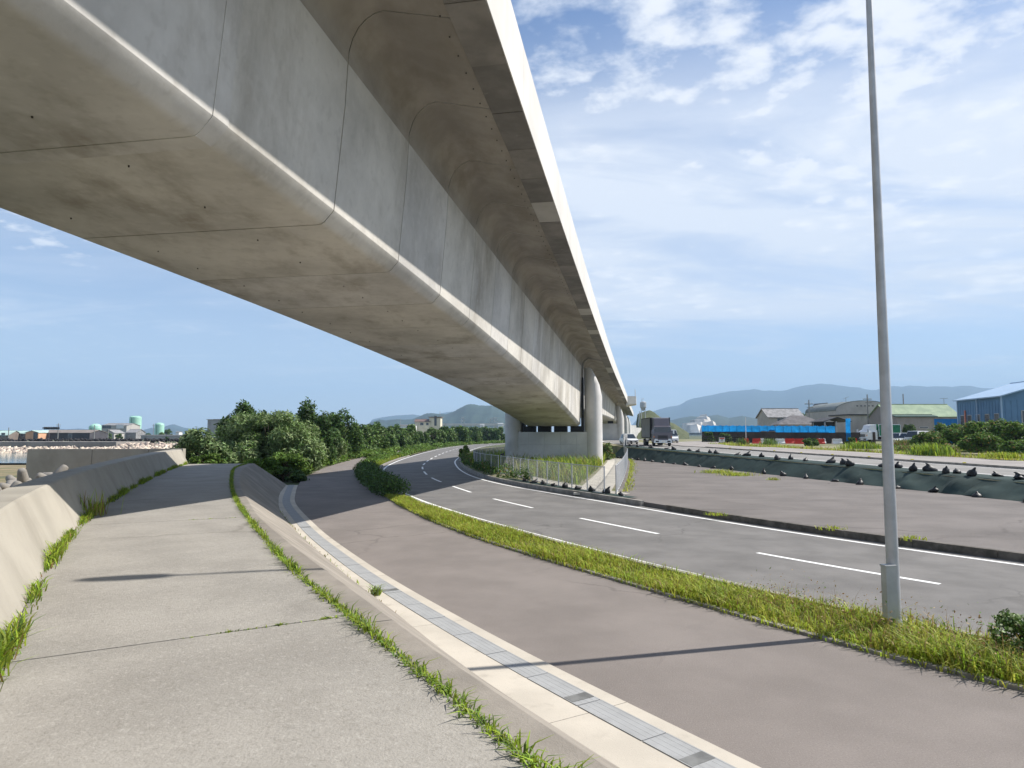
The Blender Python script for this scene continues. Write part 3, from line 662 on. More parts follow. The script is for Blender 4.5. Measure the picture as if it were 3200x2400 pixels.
top=[(52,-1.5),(49.5,-1.6),(47,-1.5),(44.2,-1.7),(41.2,-1.5),(38.5,-1.6),(35.6,-1.5),(33.2,-1.7),(30.4,-1.5),(28.0,-1.7),(25.4,-1.6),(23.2,-1.5),(21.0,-1.7),(18.4,-2.0),(17.6,-1.4),(15.2,-1.7),(13.1,-1.6),(11.2,-1.8),(9.3,-2.1),(8.7,-1.2),(7.1,-1.9),(6.6,-1.4),(4.9,-2.1),(4.6,-1.5),(2.6,-2.0),(2.2,-1.4)]
for i,(s,w) in enumerate(top):
    s+=random.uniform(-.7,.7); w+=random.uniform(-.25,.25)
    bag(U(s,w,0.02),f'black sandbag on the upper edge of the green sheet, {ordn[i]} from the truck','sandbags on top of the green sheet',1.05)
for i,(s,w) in enumerate(((0.9,-2.2),(0.3,-1.3),(-1.0,-1.3),(-1.5,-2.0),(-3.0,-1.3),(-3.6,-2.1))):
    bag(U(s,w,0.02),f'black sandbag on the green sheet right of the lamp post, {ordn[i]} from the post','sandbags on top of the green sheet',1.05)
bot=[52,50.4,48.8,47.0,45.2,43.2,41.0,38.6,36.0,33.2,30.6,27.8,25.0,22.0,17.0,14.5,11.8,9.0,6.6,3.8,1.4,-1.2,-3.6]
for i,s in enumerate(bot):
    p=U(s,-3.95+random.uniform(-.08,.08)); bag((p[0],p[1],0.165),f'dark sandbag at the foot of the green sheet, {ordn[i]} from the bridge end','sandbags at the foot of the green sheet',0.9)
kb=EDGE.near((4.4,30.2))
for i in range(9):
    p=EDGE.off(kb+0.3+i*1.28,0.98); bag((p[0],p[1],0.235),f'black sandbag between kerb and mesh fence, {ordn[i]} from the fence corner','sandbags along the island kerb',0.8)
p=FLC.at(0.4); bag((p[0],p[1],1.52),'black sack stuck on top of a mesh fence post','sandbags along the island kerb',0.7)
# ------------------------------------------------------------------ lamp post
def lamp_post():
    bx,by=5.80,10.42; root=thing('lamp_post','tall grey tapered steel lamp post rising from the grassy strip','lamp post',(bx,by,0.03))
    MB().tube([(bx,by,-0.2),(bx,by,0.9),(bx,by,10.9)],[0.092,0.089,0.042],24).build('pole',M_steel,root,smooth=True,sharp=50)
    c=(bx-0.115,by-0.09,0.64)
    MB().box(c,(0.17,0.12,0.76),rz=0.15).build('junction_box',mat('box_steel',(0.42,0.43,0.43),0.5,0.06,3,metal=0.3),root)
    MB().box((c[0],c[1],1.03),(0.19,0.14,0.02),rz=0.15).build('box_lid',MATS['box_steel'],root)
    MB().lathe([(0.108,0.0),(0.108,0.16),(0.095,0.20)],(bx,by,0.02),20).build('base_collar',MATS['box_steel'],root)
    MB().tube([(bx,by,10.8),(bx-0.25,by-0.07,10.98),(bx-0.55,by-0.15,11.05)],0.035,8).build('arm',M_steel,root)
    h=MB(); d=Vector((-0.965,-0.262,0)); s=Vector((0.262,-0.965,0)); secs=[]
    for t,w,hh in ((0,0.06,0.05),(0.12,0.13,0.07),(0.55,0.16,0.08),(0.85,0.12,0.05),(0.92,0.05,0.03)):
        p=Vector((bx,by,11.06))+d*(0.5+t); secs.append([p+s*w-Vector((0,0,hh)),p-s*w-Vector((0,0,hh)),p-s*w*0.6+Vector((0,0,hh)),p+s*w*0.6+Vector((0,0,hh))])
    h.loft(secs).build('lamp_head',M_steel,root)
lamp_post()
# ------------------------------------------------------------------ vehicles (front towards local -y)
M_tyre=mat('tyre',(0.02,0.02,0.02),0.85,0.1,4); M_glass=mat('car_glass',(0.03,0.04,0.05),0.08,0.05,1,spec=0.8); M_rim=mat('rim',(0.45,0.46,0.47),0.35,0.05,2,metal=0.8)
M_chrome=mat('bumper_metal',(0.62,0.63,0.64),0.25,0.05,2,metal=0.8); M_lampw=mat('lamp_lens',(0.75,0.76,0.75),0.15,0.04,3,spec=0.7); M_plate=mat('plate_green',(0.80,0.80,0.76),0.5,0.03,3)
M_lampr=mat('lamp_orange',(0.7,0.22,0.02),0.3,0.04,3); M_under=mat('chassis_black',(0.025,0.025,0.026),0.7,0.1,3)
def wheel(root,x,y,r,w):
    mb=MB(); secs=[]
    for dx,rr in ((-w/2,r*.86),(-w/2*.8,r),(w/2*.8,r),(w/2,r*.86)): secs.append([(x+dx,y+rr*math.cos(a),r+rr*math.sin(a)) for a in np.linspace(0,2*math.pi,20,endpoint=False)])
    t=mb.loft(secs).build('wheel',M_tyre,root,local=True,smooth=True,sharp=40)
    mb=MB(); s_=1 if x>0 else -1; secs=[]
    for dx,rr in ((s_*w*.47,r*.60),(s_*w*.53,r*.56),(s_*w*.45,r*.2)): secs.append([(x+dx,y+rr*math.cos(a),r+rr*math.sin(a)) for a in np.linspace(0,2*math.pi,14,endpoint=False)])
    mb.loft(secs).build('rim',M_rim,t,local=True)
def pane(mb,P,m=0,off=0.012):
    P=[Vector(p) for p in P]; n=(P[1]-P[0]).cross(P[2]-P[0]).normalized()*off; A=[p+n for p in P]; B=[p-n for p in P]
    mb.add(A+B,[(0,1,2,3),(7,6,5,4),(0,4,5,1),(1,5,6,2),(2,6,7,3),(3,7,4,0)],m)
def car(name,label,loc,rz,Lc,Wc,Hc,paint,van=False,cat='car'):
    root=thing(name,label,cat,loc,rz); w=Wc/2; F=-Lc/2; R=Lc/2; hb=0.52*Hc if not van else 0.50*Hc
    def sec(y,z0,z1,ww,tw): return [(-ww,y,z0),(ww,y,z0),(ww*1.02,y,(z0+z1)/2),(tw,y,z1),(-tw,y,z1),(-ww*1.02,y,(z0+z1)/2)]
    b=MB(); bon=0.16 if not van else 0.05
    b.loft([sec(F,0.34,hb*.72,w*.86,w*.80),sec(F+.10*Lc*.6,0.24,hb*.88,w*.97,w*.90),sec(F+bon*Lc+.25,0.22,hb*1.0,w,w*.94),sec(R-.25*Lc,0.22,hb*1.04,w,w*.94),sec(R-.06,0.26,hb*1.02,w*.97,w*.92),sec(R,0.36,hb*.9,w*.9,w*.86)])
    b.build('body',paint,root,local=True,smooth=True,sharp=35)
    y0=F+(0.26 if not van else 0.09)*Lc; y1=F+(0.42 if not van else 0.20)*Lc; y2=R-(0.16 if not van else .05)*Lc; y3=R-(0.05 if not van else .01)*Lc; tw=w*.72
    c=MB(); c.loft([[(-w*.92,y0,hb*.97),(w*.92,y0,hb*.97),(w*.92,y0+.02,hb),(-w*.92,y0+.02,hb)],[(-w*.93,y1,hb*.97),(w*.93,y1,hb*.97),(tw,y1,Hc*.985),(-tw,y1,Hc*.985)],[(-w*.93,(y1+y2)/2,hb*.97),(w*.93,(y1+y2)/2,hb*.97),(tw,(y1+y2)/2,Hc),(-tw,(y1+y2)/2,Hc)],[(-w*.93,y2,hb*.97),(w*.93,y2,hb*.97),(tw,y2,Hc*.97),(-tw,y2,Hc*.97)],[(-w*.90,y3,hb*.97),(w*.90,y3,hb*.97),(tw*1.1,y3,hb*1.02),(-tw*1.1,y3,hb*1.02)]])
    c.build('cabin',paint,root,local=True)
    def lerp(a,b,t): return tuple(p+(q_-p)*t for p,q_ in zip(a,b))
    g=MB(); A=(-w*.92,y0,hb);B=(w*.92,y0,hb);Cc=(tw,y1,Hc*.985);D=(-tw,y1,Hc*.985)
    pane(g,[lerp(A,D,.10),lerp(B,Cc,.10),lerp(lerp(B,Cc,.92),lerp(A,D,.92),.05),lerp(lerp(A,D,.92),lerp(B,Cc,.92),.05)],off=.02); g.build('windscreen',M_glass,root,local=True)
    for s_ in (-1,1):
        for a,b_ in ((0.06,0.48),(0.53,0.96)):
            ya,yb=y1+(y2-y1)*a,y1+(y2-y1)*b_; g=MB(); k0,k1=.12,.86
            def sp_(y,k): return (s_*(w*.93+(tw-w*.93)*k),y,hb*.97+(Hc*.985-hb*.97)*k)
            pane(g,[sp_(ya,k0),sp_(yb,k0),sp_(yb,k1),sp_(ya,k1)],off=.02); g.build('side_window',M_glass,root,local=True)
        MB().box((s_*w*.66,F+.05,hb*.70),(w*.40,.10,.13),top=.9).build('headlight',M_lampw,root,local=True)
        MB().box((s_*w*1.06,y1-.1,hb*1.08),(.16,.10,.12)).build('mirror',paint,root,local=True)
        for yy in (F+.19*Lc,R-.19*Lc): wheel(root,s_*(w-.09),yy,.30 if not van else .32,.19)
    MB().box((0,F-.01,.42),(w*1.2,.06,.12)).build('grille',M_under,root,local=True)
    MB().box((0,F-.05,.36),(.33,.02,.165)).build('number_plate',M_plate,root,local=True)
    return root
def truck(name,label,loc,rz,Lt,Wt,H,cabc,boxc,deflc,cabw=2.3,cabh=2.55,detail=True):
    root=thing(name,label,'truck',loc,rz); w=cabw/2; F=-Lt/2; cl=1.75
    def sec(y,z0,z1,ww,tw): return [(-ww,y,z0),(ww,y,z0),(ww,y,1.55),(tw,y,z1),(-tw,y,z1),(-ww,y,1.55)]
    MB().loft([sec(F,.62,1.62,w*.97,w*.96),sec(F+.03,.55,1.70,w,w*.97),sec(F+.22,.55,cabh-.12,w,w*.90),sec(F+.5,.55,cabh,w,w*.90),sec(F+cl,.55,cabh,w,w*.92)]).build('cab',cabc,root,local=True)
    g=MB(); pane(g,[(-w*.90,F+.035,1.56),(w*.90,F+.035,1.56),(w*.83,F+.19,cabh-.18),(-w*.83,F+.19,cabh-.18)],off=.03); g.build('windscreen',M_glass,root,local=True)
    for s_ in (-1,1):
        g=MB(); pane(g,[(s_*w*1.0,F+.35,1.52),(s_*w*1.0,F+1.35,1.52),(s_*w*.93,F+1.3,cabh-.35),(s_*w*.93,F+.55,cabh-.35)],off=.02); g.build('side_window',M_glass,root,local=True)
        MB().box((s_*w*.74,F-.03,.82),(w*.36,.08,.20),top=.92).build('headlight',M_lampw,root,local=True)
        MB().box((s_*w*.95,F-.01,1.17),(w*.10,.08,.14)).build('indicator',M_lampr,root,local=True)
        mr=MB().box((s_*(w+.19),F+.02,1.78),(.20,.12,.46)); mr.tube([(s_*w*.95,F+.15,2.1),(s_*(w+.19),F+.04,2.05)],.02,5).build('mirror',M_chrome if s_>0 else cabc,root,local=True)
        wheel(root,s_*(w-.17),F+1.0,.46,.30)
        for yy in ((Lt/2-1.15,Lt/2-2.2) if Lt>7 else (Lt/2-1.1,)): wheel(root,s_*(Wt/2-.30),yy,.46,.46)
        MB().box((s_*(Wt/2-.06),F+cl+(Lt-cl)*.36,.62),(.06,(Lt-cl)*.34,.10)).box((s_*(Wt/2-.06),F+cl+(Lt-cl)*.36,.86),(.06,(Lt-cl)*.34,.10)).build('side_guard',M_chrome,root,local=True)
        for yy in np.linspace(F+cl+.8,Lt/2-.6,4): MB().box((s_*(Wt/2-.0),yy,1.05),(.03,.12,.07)).build('marker_lamp',M_lampr,root,local=True)
    MB().box((0,F-.06,.60),(cabw*.99,.16,.34),top=.96).build('bumper',M_chrome,root,local=True)
    for s_ in (-1,1): MB().box((s_*w*.62,F-.15,.60),(.40,.04,.16)).build('fog_lamp',M_under,root,local=True)
    gr=MB()
    for z in (1.00,1.10,1.20,1.30): gr.box((0,F-.015,z),(w*1.05,.05,.065))
    gr.build('grille',M_under,root,local=True)
    MB().box((0,F-.15,.62),(.44,.03,.20)).build('number_plate',M_plate,root,local=True)
    MB().box((0,F+.04,1.50),(cabw*.8,.05,.05)).build('wiper_panel',M_under,root,local=True)
    MB().box((0,F+cl/2+Lt/2*0.02+0.2+(Lt-cl)/2,.78),(1.0,Lt-.9,.28)).build('chassis',M_under,root,local=True)
    bl=Lt-cl-.12; by=F+cl+.12+bl/2
    MB().box((0,by,(1.0+H)/2),(Wt,bl,H-1.0)).build('cargo_box',boxc,root,local=True)
    fr=MB()
    for s_ in (-1,1):
        for yy in (by-bl/2+.04,by+bl/2-.04): fr.box((s_*(Wt/2+.006),yy,(1.0+H)/2),(.06,.09,H-.98))
        fr.box((s_*(Wt/2+.006),by,1.05),(.06,bl+.02,.12)); fr.box((s_*(Wt/2+.006),by,H-.03),(.06,bl+.02,.09))
    fr.build('box_frame',M_chrome if not detail else M_under,root,local=True)
    # wind deflector above the cab
    dz=H-.02
    MB().loft([[(-w*.80,F+.42,cabh),(w*.80,F+.42,cabh),(w*.78,F+.46,cabh+.04),(-w*.78,F+.46,cabh+.04)],[(-w*.86,F+.75,cabh-.02),(w*.86,F+.75,cabh-.02),(w*.82,F+.85,dz-.08),(-w*.82,F+.85,dz-.08)],[(-w*.92,F+cl-.1,cabh-.02),(w*.92,F+cl-.1,cabh-.02),(w*.92,F+cl-.1,dz),(-w*.92,F+cl-.1,dz)]]).build('wind_deflector',deflc,root,local=True)
    return root
M_tcab=mat('truck_plum_grey',(0.12,0.11,0.13),0.3,0.04,1,spec=0.6); M_tbox=mat('truck_box_grey',(0.20,0.205,0.205),0.5,0.06,1); M_tdark=mat('truck_box_front',(0.02,0.02,0.024),0.5,0.05,1)
M_wpaint=mat('white_paint',(0.72,0.73,0.74),0.25,0.03,1,spec=0.6); M_gbox=mat('green_box',(0.01,0.16,0.075),0.5,0.06,1); M_silver=mat('silver_paint',(0.50,0.52,0.54),0.3,0.04,1,metal=0.3,spec=0.6)
tp=(19.0,88.6); t1=truck('box_truck','dark plum-grey box truck with chrome bumper coming along the upper road',(tp[0],tp[1],uz(54)),-0.04,9.0,2.5,3.62,M_tcab,M_tbox,M_tcab)
mk=MB().box((0,-4.5+1.80,2.35),(2.44,.05,2.5)); mk.build('box_front',M_tdark,t1,local=True)
mk=MB().box((0.02,-4.5+.79,3.05),(.62,.03,.05),).build('front_lettering',mat('lettering_white',(0.7,0.7,0.72),0.5,0.02,2),t1,local=True)
car('car','white car driving behind the truck, left of it beside the fence',(16.9,97.5,uz(62)),0.12,4.3,1.72,1.5,M_wpaint)
car('van','white van following behind the truck on its right',(24.2,103.5,uz(68)),0.05,4.4,1.72,2.05,M_wpaint,van=True,cat='van')
gt=aty(2722,1362,98); truck('box_truck','white-cabbed truck with a bright green box parked by the warehouses',(gt.x+1.2,98,1.72),-1.35,5.6,1.95,2.75,M_wpaint,M_gbox,M_wpaint,cabw=1.75,cabh=1.95,detail=False)
for i,(u,y,rz,m,lb) in enumerate(((2668,101,1.2,M_silver,'silver car parked behind the dark wall, left of the green truck'),(2800,88,-0.9,M_silver,'silver parked car just right of the lamp post, behind the weeds'),(2838,86,-1.0,M_wpaint,'white parked car, middle of the row behind the weeds'),(2872,85,-1.05,M_wpaint,'white parked van at the right end of the row behind the weeds'))):
    p=aty(u,1380,y); car('car',lb,(p.x,y,1.72),rz,4.3,1.7,1.5 if i<3 else 1.75,m,van=i==3)
# ------------------------------------------------------------------ buildings
M_win=mat('window_glass',(0.05,0.06,0.075),0.12,0.1,0.7,spec=0.7); M_frame=mat('window_frame',(0.45,0.45,0.44),0.5,0.04,2)
def building(name,label,cx,cy,w,d,zb,ze,zr,rz,wm,rm,wins=(),axis='x',over=0.35,cat='building',door=None,hip=False,wside=()):
    root=thing(name,label,cat,(cx,cy,zb),rz); hw,hd=w/2,d/2; e=ze-zb; r=zr-zb
    m=MB()
    if axis=='x': m.loft([[(x,-hd,0),(x,hd,0),(x,hd,e),(x,0,r-.02 if not hip else e),(x,-hd,e)] for x in (-hw,hw)])
    else: m.loft([[(-hw,y,0),(hw,y,0),(hw,y,e),(0,y,r-.02),(-hw,y,e)] for y in (-hd,hd)])
    m.build('wall',wm,root,local=True)
    t=0.14; sl=(r-e)/(hd if axis=='x' else hw); drop=over*sl
    if hip:
        k=min(hw,hd)*0.95; P=[(-hw-over,-hd-over,e-drop+.02),(hw+over,-hd-over,e-drop+.02),(hw+over,hd+over,e-drop+.02),(-hw-over,hd+over,e-drop+.02),(-hw+k,0,r),(hw-k,0,r)]
        m=MB(); m.add(P,[(0,1,5,4),(1,2,5),(2,3,4,5),(3,0,4),(3,2,1,0)]); m.build('roof',rm,root,local=True)
    else:
        for s_ in (-1,1):
            m=MB()
            if axis=='x': A=[(-hw-over,s_*(hd+over),e-drop),(hw+over,s_*(hd+over),e-drop),(hw+over,0,r),(-hw-over,0,r)]
            else: A=[(s_*(hw+over),-hd-over,e-drop),(s_*(hw+over),hd+over,e-drop),(0,hd+over,r),(0,-hd-over,r)]
            m.add(A+[(p[0],p[1],p[2]+t) for p in A],[(0,1,2,3),(7,6,5,4),(0,4,5,1),(1,5,6,2),(2,6,7,3),(3,7,4,0)]); m.build('roof',rm,root,local=True)
        m=MB()
        if axis=='x': m.box((0,0,r+t),(w+2*over,.24,.12))
        else: m.box((0,0,r+t),(.24,d+2*over,.12))
        m.build('ridge_cap',rm,root,local=True)
    def win(x,z,ww,hh,side=None):
        if side is None:
            f=MB().box((x,-hd-.02,z),(ww+.14,.10,hh+.14)).build('window',M_frame,root,local=True)
            n=2 if ww>1 else 1
            for i in range(n): MB().box((x-ww/2+ww*(i+.5)/n,-hd-.08,z),(ww/n-.05,.03,hh)).build('pane',M_win,f,local=True)
        else:
            f=MB().box((side*(hw+.02),x,z),(.10,ww+.14,hh+.14)).build('window',M_frame,root,local=True); MB().box((side*(hw+.08),x,z),(.03,ww,hh)).build('pane',M_win,f,local=True)
    for a in wins: win(*a)
    for a in wside: win(*a[:4],side=a[4])
    if door: 
        x,ww,hh,dm=door; MB().box((x,-hd-.03,hh/2),(ww,.08,hh)).build('door',dm,root,local=True)
    return root
def zat(v,y): return EYE+(HOR-v)/FPX*y
def xat(u,y): return (u-1600)/FPX*y
def wall_mat(n,c,v=0.06): return mat(n,c,0.85,v,0.5,0.1,8,stain=(tuple(x*.6 for x in c),0.6,0.52,0.75,0.5,(1,1,0.25)))
def tile_mat(n,c): return mat(n,c,0.75,0.15,1.5,0.5,5,stretch=(1,1,1))
M_plas=wall_mat('plaster_grey',(0.42,0.40,0.37)); M_cream=wall_mat('plaster_cream',(0.66,0.60,0.46)); M_corr=wall_mat('corrugated_grey',(0.36,0.35,0.34)); M_brw=wall_mat('board_brown',(0.20,0.165,0.14)); M_taup=wall_mat('board_taupe',(0.30,0.27,0.25))
M_roofg=tile_mat('roof_grey',(0.27,0.265,0.265)); M_roofd=tile_mat('roof_dark_tile',(0.15,0.14,0.14)); M_roofgr=mat('roof_mottled_green',(0.30,0.38,0.24),0.8,col2=(0.20,0.27,0.18),scale=0.55); M_blue=wall_mat('blue_siding',(0.13,0.24,0.38)); M_roofbl=mat('roof_blue',(0.30,0.44,0.60),0.35,0.05,1,spec=0.5); M_roofdk=mat('roof_black',(0.05,0.05,0.055),0.7,0.1,1)
y=150; building('house','two-storey house with grey tiled roof behind the left end of the blue tarpaulin',xat(2453,y),y+3,7.9,6,1.7,zat(1303,y),zat(1277,y),0.05,M_plas,M_roofg,wins=((-1.2,4.3,1.6,1.2),(2.0,4.3,1.2,1.2)))
y=124; building('house','low house with dark hipped tile roof behind the blue tarpaulin',xat(2512,y),y+3,8.0,6,1.7,zat(1324,y),zat(1297,y),-0.15,M_plas,M_roofd,hip=True,wins=((-2,2.2,1.6,1.0),))
y=212; building('house','far house with brown timber gable above trees',xat(2579,y),y+3,4.6,7,1.7,zat(1290,y),zat(1261,y),0.1,M_brw,M_roofg,axis='y',wins=((0,8.6,1.2,1.0),))
y=132; building('shed','long shed with mottled pale green roof right of the lamp post',xat(2889,y),y+4,13.4,8,1.7,zat(1301,y),zat(1263,y),0.0,M_taup,M_roofgr,wins=((4.6,3.5,2.6,.7),(1.5,3.4,1.4,.5)))
y=128; mb=building('shed','low taupe lean-to in front of the green roofed shed',xat(2846,y),y,7.2,3.0,1.7,zat(1303,y),zat(1298,y),0.0,M_taup,mat('roof_dark_green',(0.03,0.07,0.055),0.7,0.1,1),wins=((1.4,2.6,1.6,.15),))
# blue shed: long side and gable end
bl=building('blue_shed','blue corrugated shed with pale blue roof at the right edge',62.7,80.0,13.0,10.2,1.7,7.35,9.35,-0.16,M_blue,M_roofbl,axis='y',wins=((-3.6,3.3,1.9,1.3),(-0.9,3.3,1.9,1.3),(2.2,3.3,1.9,1.3)),wside=tuple((yy,3.0,.8,1.3,-1) for yy in (-3.9,-1.9,0.2,2.2,3.9)))
MB().box((-6.6,3.1,2.6),(.12,.22,3.4)).build('downpipe',mat('rust_pink',(0.55,0.20,0.13),0.7,0.1,2),bl,local=True)
for yy in (-5.05,0.3,5.05): MB().box((-6.56,yy,2.8),(.12,.16,5.6)).build('corner_trim',M_roofbl,bl,local=True)
for x in np.arange(-6.2,6.3,0.62): MB().box((x,-5.12,2.6),(.05,.04,5.2)).build('siding_rib',M_blue,bl,local=True)
for yy in np.arange(-4.9,5,0.62): MB().box((-6.52,yy,2.6),(.04,.05,5.2)).build('siding_rib',M_blue,bl,local=True)
# arched warehouse with flat annex
def arched():
    y=156; x0,x1=xat(2612,y),xat(2792,y); w=x1-x0; cx=(x0+x1)/2; ze,zt=zat(1284,y)-1.7,zat(1253,y)-1.7; d=16
    root=thing('warehouse','pale warehouse with a curved vault roof, half hidden by the lamp post','warehouse',(cx,y+d/2,1.7),0.0)
    arc=[(w/2*math.cos(a),ze+(zt-ze)*math.sin(a)) for a in np.linspace(0,math.pi,15)]
    MB().loft([[(-w/2,yy,0),(w/2,yy,0)]+[(x,yy,z) for x,z in arc] for yy in (-d/2,d/2)]).build('wall',M_plas,root,local=True)
    o=[(x*1.02,z+.14) for x,z in arc]
    MB().loft([[(x,yy,z) for x,z in o]+[(x*.985,yy,z-.12) for x,z in o[::-1]] for yy in (-d/2-.02,d/2+.2)]).build('roof',mat('vault_grey_green',(0.17,0.19,0.18),0.6,0.1,.6),root,local=True)
    MB().box((-w/2+1.6,-d/2-.03,3.2),(1.1,.1,1.5)).build('window',M_win,root,local=True)
    for x in np.linspace(-1.7,1.9,5): MB().box((x,-d/2-.03,ze+1.15),(.38,.06,.3)).build('vent',mat('vent_dark',(0.15,0.15,0.15),.8),root,local=True)
    y2=143; xa,xb=xat(2650,y2),xat(2789,y2); zt2=zat(1298,y2)
    an=thing('warehouse_annex','low flat-roofed cream annex in front of the vaulted warehouse','annex',((xa+xb)/2,y2+4,1.7))
    MB().box((0,0,(zt2-1.7)/2),(xb-xa,8,zt2-1.7)).build('wall',M_plas,an,local=True)
    MB().box((0,0,zt2-1.7+.12),(xb-xa+.7,8.6,.26)).build('roof',M_roofdk,an,local=True)
    MB().box((xb-xa-7.6,-4.03,2.3),(1.5,.08,1.1)).build('window',M_win,an,local=True)
arched()
# open shed with black roof
def open_shed():
    y=104; xa,xb=xat(2572,y),xat(2652,y); z0=1.7; root=thing('open_shed','open shed with black gabled roof at the right end of the blue tarpaulin','shed',((xa+xb)/2,y+2,z0)); w=(xb-xa)
    ze,zr=zat(1317,y)-z0,zat(1305,y)-z0
    for s_ in (-1,1):
        A=[(s_*(w/2+.2),-2.4,ze-.1),(s_*(w/2+.2),2.4,ze-.1),(0,2.4,zr),(0,-2.4,zr)]; MB().add(A+[(p[0],p[1],p[2]+.1) for p in A],[(0,1,2,3),(7,6,5,4),(0,4,5,1),(1,5,6,2),(2,6,7,3),(3,7,4,0)]).build('roof',M_roofdk,root,local=True)
        for yy in (-2,2): MB().box((s_*w/2*.9,yy,ze/2),(.14,.14,ze)).build('post',M_frame,root,local=True)
    MB().box((0,-2,ze/2),(.12,.12,ze)).build('post',M_frame,root,local=True)
    MB().box((0,2.3,ze/2),(w*.95,.1,ze)).build('back_wall',M_roofdk,root,local=True)
open_shed()
# ------------------------------------------------------------------ dark wall with blue tarpaulins
def tarp_wall():
    M_tarp=mat('blue_tarpaulin',(0.015,0.27,0.66),0.45,0.12,1.2,0.6,3.0,spec=0.3,trans=.45); M_dw=wall_mat('dark_brown_wall',(0.075,0.058,0.050),0.2)
    A=np.array([32.4,115.0]); B=np.array([52.0,96.5]); d=(B-A); L_=np.hypot(*d); d/=L_; n=np.array([d[1],-d[0]])
    root=thing('boundary_wall','long dark brown wall topped with torn blue tarpaulins','wall',((A[0]+B[0])/2,(A[1]+B[1])/2,1.72)); zb=1.65; zt=zat(1347.5,112)
    nseg=13
    for k in range(nseg):
        a=A+d*(L_*k/nseg+.01); b=A+d*(L_*(k+1)/nseg-.01); zz=zt-0.02*k+random.uniform(-.04,.04)
        MB().prism([tuple(a),tuple(b),tuple(b-n*.2),tuple(a-n*.2)],zb,zz).build('wall_panel',M_dw,root)
    tl=L_*0.80; npan=17
    for k in range(npan):
        a=A+d*(tl*k/npan); b=A+d*(tl*(k+1)/npan); V=[];F=[]; nx,nz=8,6; low=zt-.08-.02*k*.7; hi=zat(1329.5,113)-.012*k*1.4; torn=k in (8,9)
        for i in range(nx+1):
            for j in range(nz+1):
                t=i/nx; z=low+(hi-low)*j/nz
                if torn and j==0: z+=(0.55 if k==9 else .35)*math.sin(math.pi*t)**.6
                if j==nz: z+=0.05*math.sin(t*9+k)
                bul=.10*math.sin(math.pi*t)*math.sin(math.pi*j/nz)+.03*math.sin(i*1.7+j*2.3+k)
                p=a+(b-a)*t+n*(.03+bul); V.append((p[0],p[1],z))
        for i in range(nx):
            for j in range(nz): o=i*(nz+1)+j; F.append((o,o+1,o+nz+2,o+nz+1))
        meshobj('tarpaulin',V,F,M_tarp,root,smooth=True)
        MB().tube([(a[0]-n[0]*.08,a[1]-n[1]*.08,zb),(a[0]-n[0]*.08,a[1]-n[1]*.08,hi+.1)],.035,5).build('stake',M_steel,root)
    # loose strip hanging at the right
    c=A+d*(L_*.855); V=[];F=[]
    for j in range(9):
        for i in range(4): V.append((c[0]+d[0]*(.22*i+.08*math.sin(j))+n[0]*(.05+.05*math.sin(i*2+j)),c[1]+d[1]*.22*i+n[1]*.1,zb+.35+j*.42))
    for j in range(8):
        for i in range(3): o=j*4+i; F.append((o,o+1,o+5,o+4))
    meshobj('tarpaulin',V,F,M_tarp,root,smooth=True)
    p=aty(2962,1330,90); bp=thing('blue_hoarding','blue panel hoarding standing left of the blue shed','hoarding',(p.x,90,1.7))
    for i in range(4): MB().box((-1.35+.9*i,0,(zat(1309,90)-1.7)/2),(.88,.06,zat(1309,90)-1.7)).build('panel',mat('blue_panel',(0.03,0.20,0.48),.5,.08,1),bp,local=True)
tarp_wall()
# ------------------------------------------------------------------ water-filled barriers, posts, sign
M_wpl=mat('white_plastic',(0.72,0.72,0.72),0.5,0.06,2)
def barrier(label,u0,u1,y,m,nm):
    x0,x1=xat(u0,y),xat(u1,y); w=x1-x0; root=thing('traffic_barrier',label,'barrier',((x0+x1)/2,y,1.72),random.uniform(-.1,.1),nm)
    pr=[(-.26,0),(-.26,.16),(-.12,.34),(-.10,.72),(.10,.72),(.12,.34),(.26,.16),(.26,0)]
    MB().loft([[(x,yy,z) for yy,z in pr] for x in (-w/2,w/2)]).build('body',m,root,local=True)
    for s_ in (-1,1): MB().lathe([(.06,0),(.06,.06)],(s_*w*.32,0,.71),8).build('filler_cap',m,root,local=True)
    MB().box((0,-.14,.52),(w*.7,.05,.10)).build('rib',m,root,local=True)
gb='water-filled barriers in front of the dark wall'
for lb,a,b,y,m in (('small red plastic barrier at the foot of the thin white pole',822,870,95,M_redp),('red plastic barrier, second red one from the left',920,1010,95,M_redp),('short white plastic barrier right beside a red one',1008,1045,96,M_wpl),('white plastic barrier left of the pair of red ones',1180,1285,93,M_wpl),('red plastic barrier, left one of the adjoining red pair',1290,1398,95,M_redp),('red plastic barrier, right one of the adjoining red pair',1402,1505,92,M_redp),('white plastic barrier standing behind a red one by the dark green bush',1670,1755,94,M_wpl),('red plastic barrier in front of a white one by the dark green bush',1652,1742,91,M_redp),('lone white plastic barrier left of the green truck',1835,1942,91,M_wpl),('red and white barrier half hidden by weeds near the green truck',2068,2112,93,M_redp)):
    barrier(lb,q(R3,a,0)[0],q(R3,b,0)[0],y,m,gb)
def post(name,label,cat,u,y,vt,r,m,zb=1.7,extra=None):
    x=xat(u,y); root=thing(name,label,cat,(x,y,zb)); h=zat(vt,y)-zb
    MB().tube([(0,0,0),(0,0,h)],[r,r*.7],8).build('pole',m,root,local=True)
    if extra: extra(root,h)
    return root
def arms(root,h):
    M=mat('pole_fitting',(0.10,0.10,0.10),.7,.1,2)
    MB().box((0,0,h*.90),(1.8,.1,.12)).build('cross_arm',M,root,local=True); MB().box((.2,0,h*.82),(1.3,.1,.1)).build('cross_arm',M,root,local=True)
    for x in (-.8,-.3,.3,.8): MB().lathe([(.05,0),(.07,.08),(.04,.2)],(x,0,h*.90+.06),6).build('insulator',M_wpl,root,local=True)
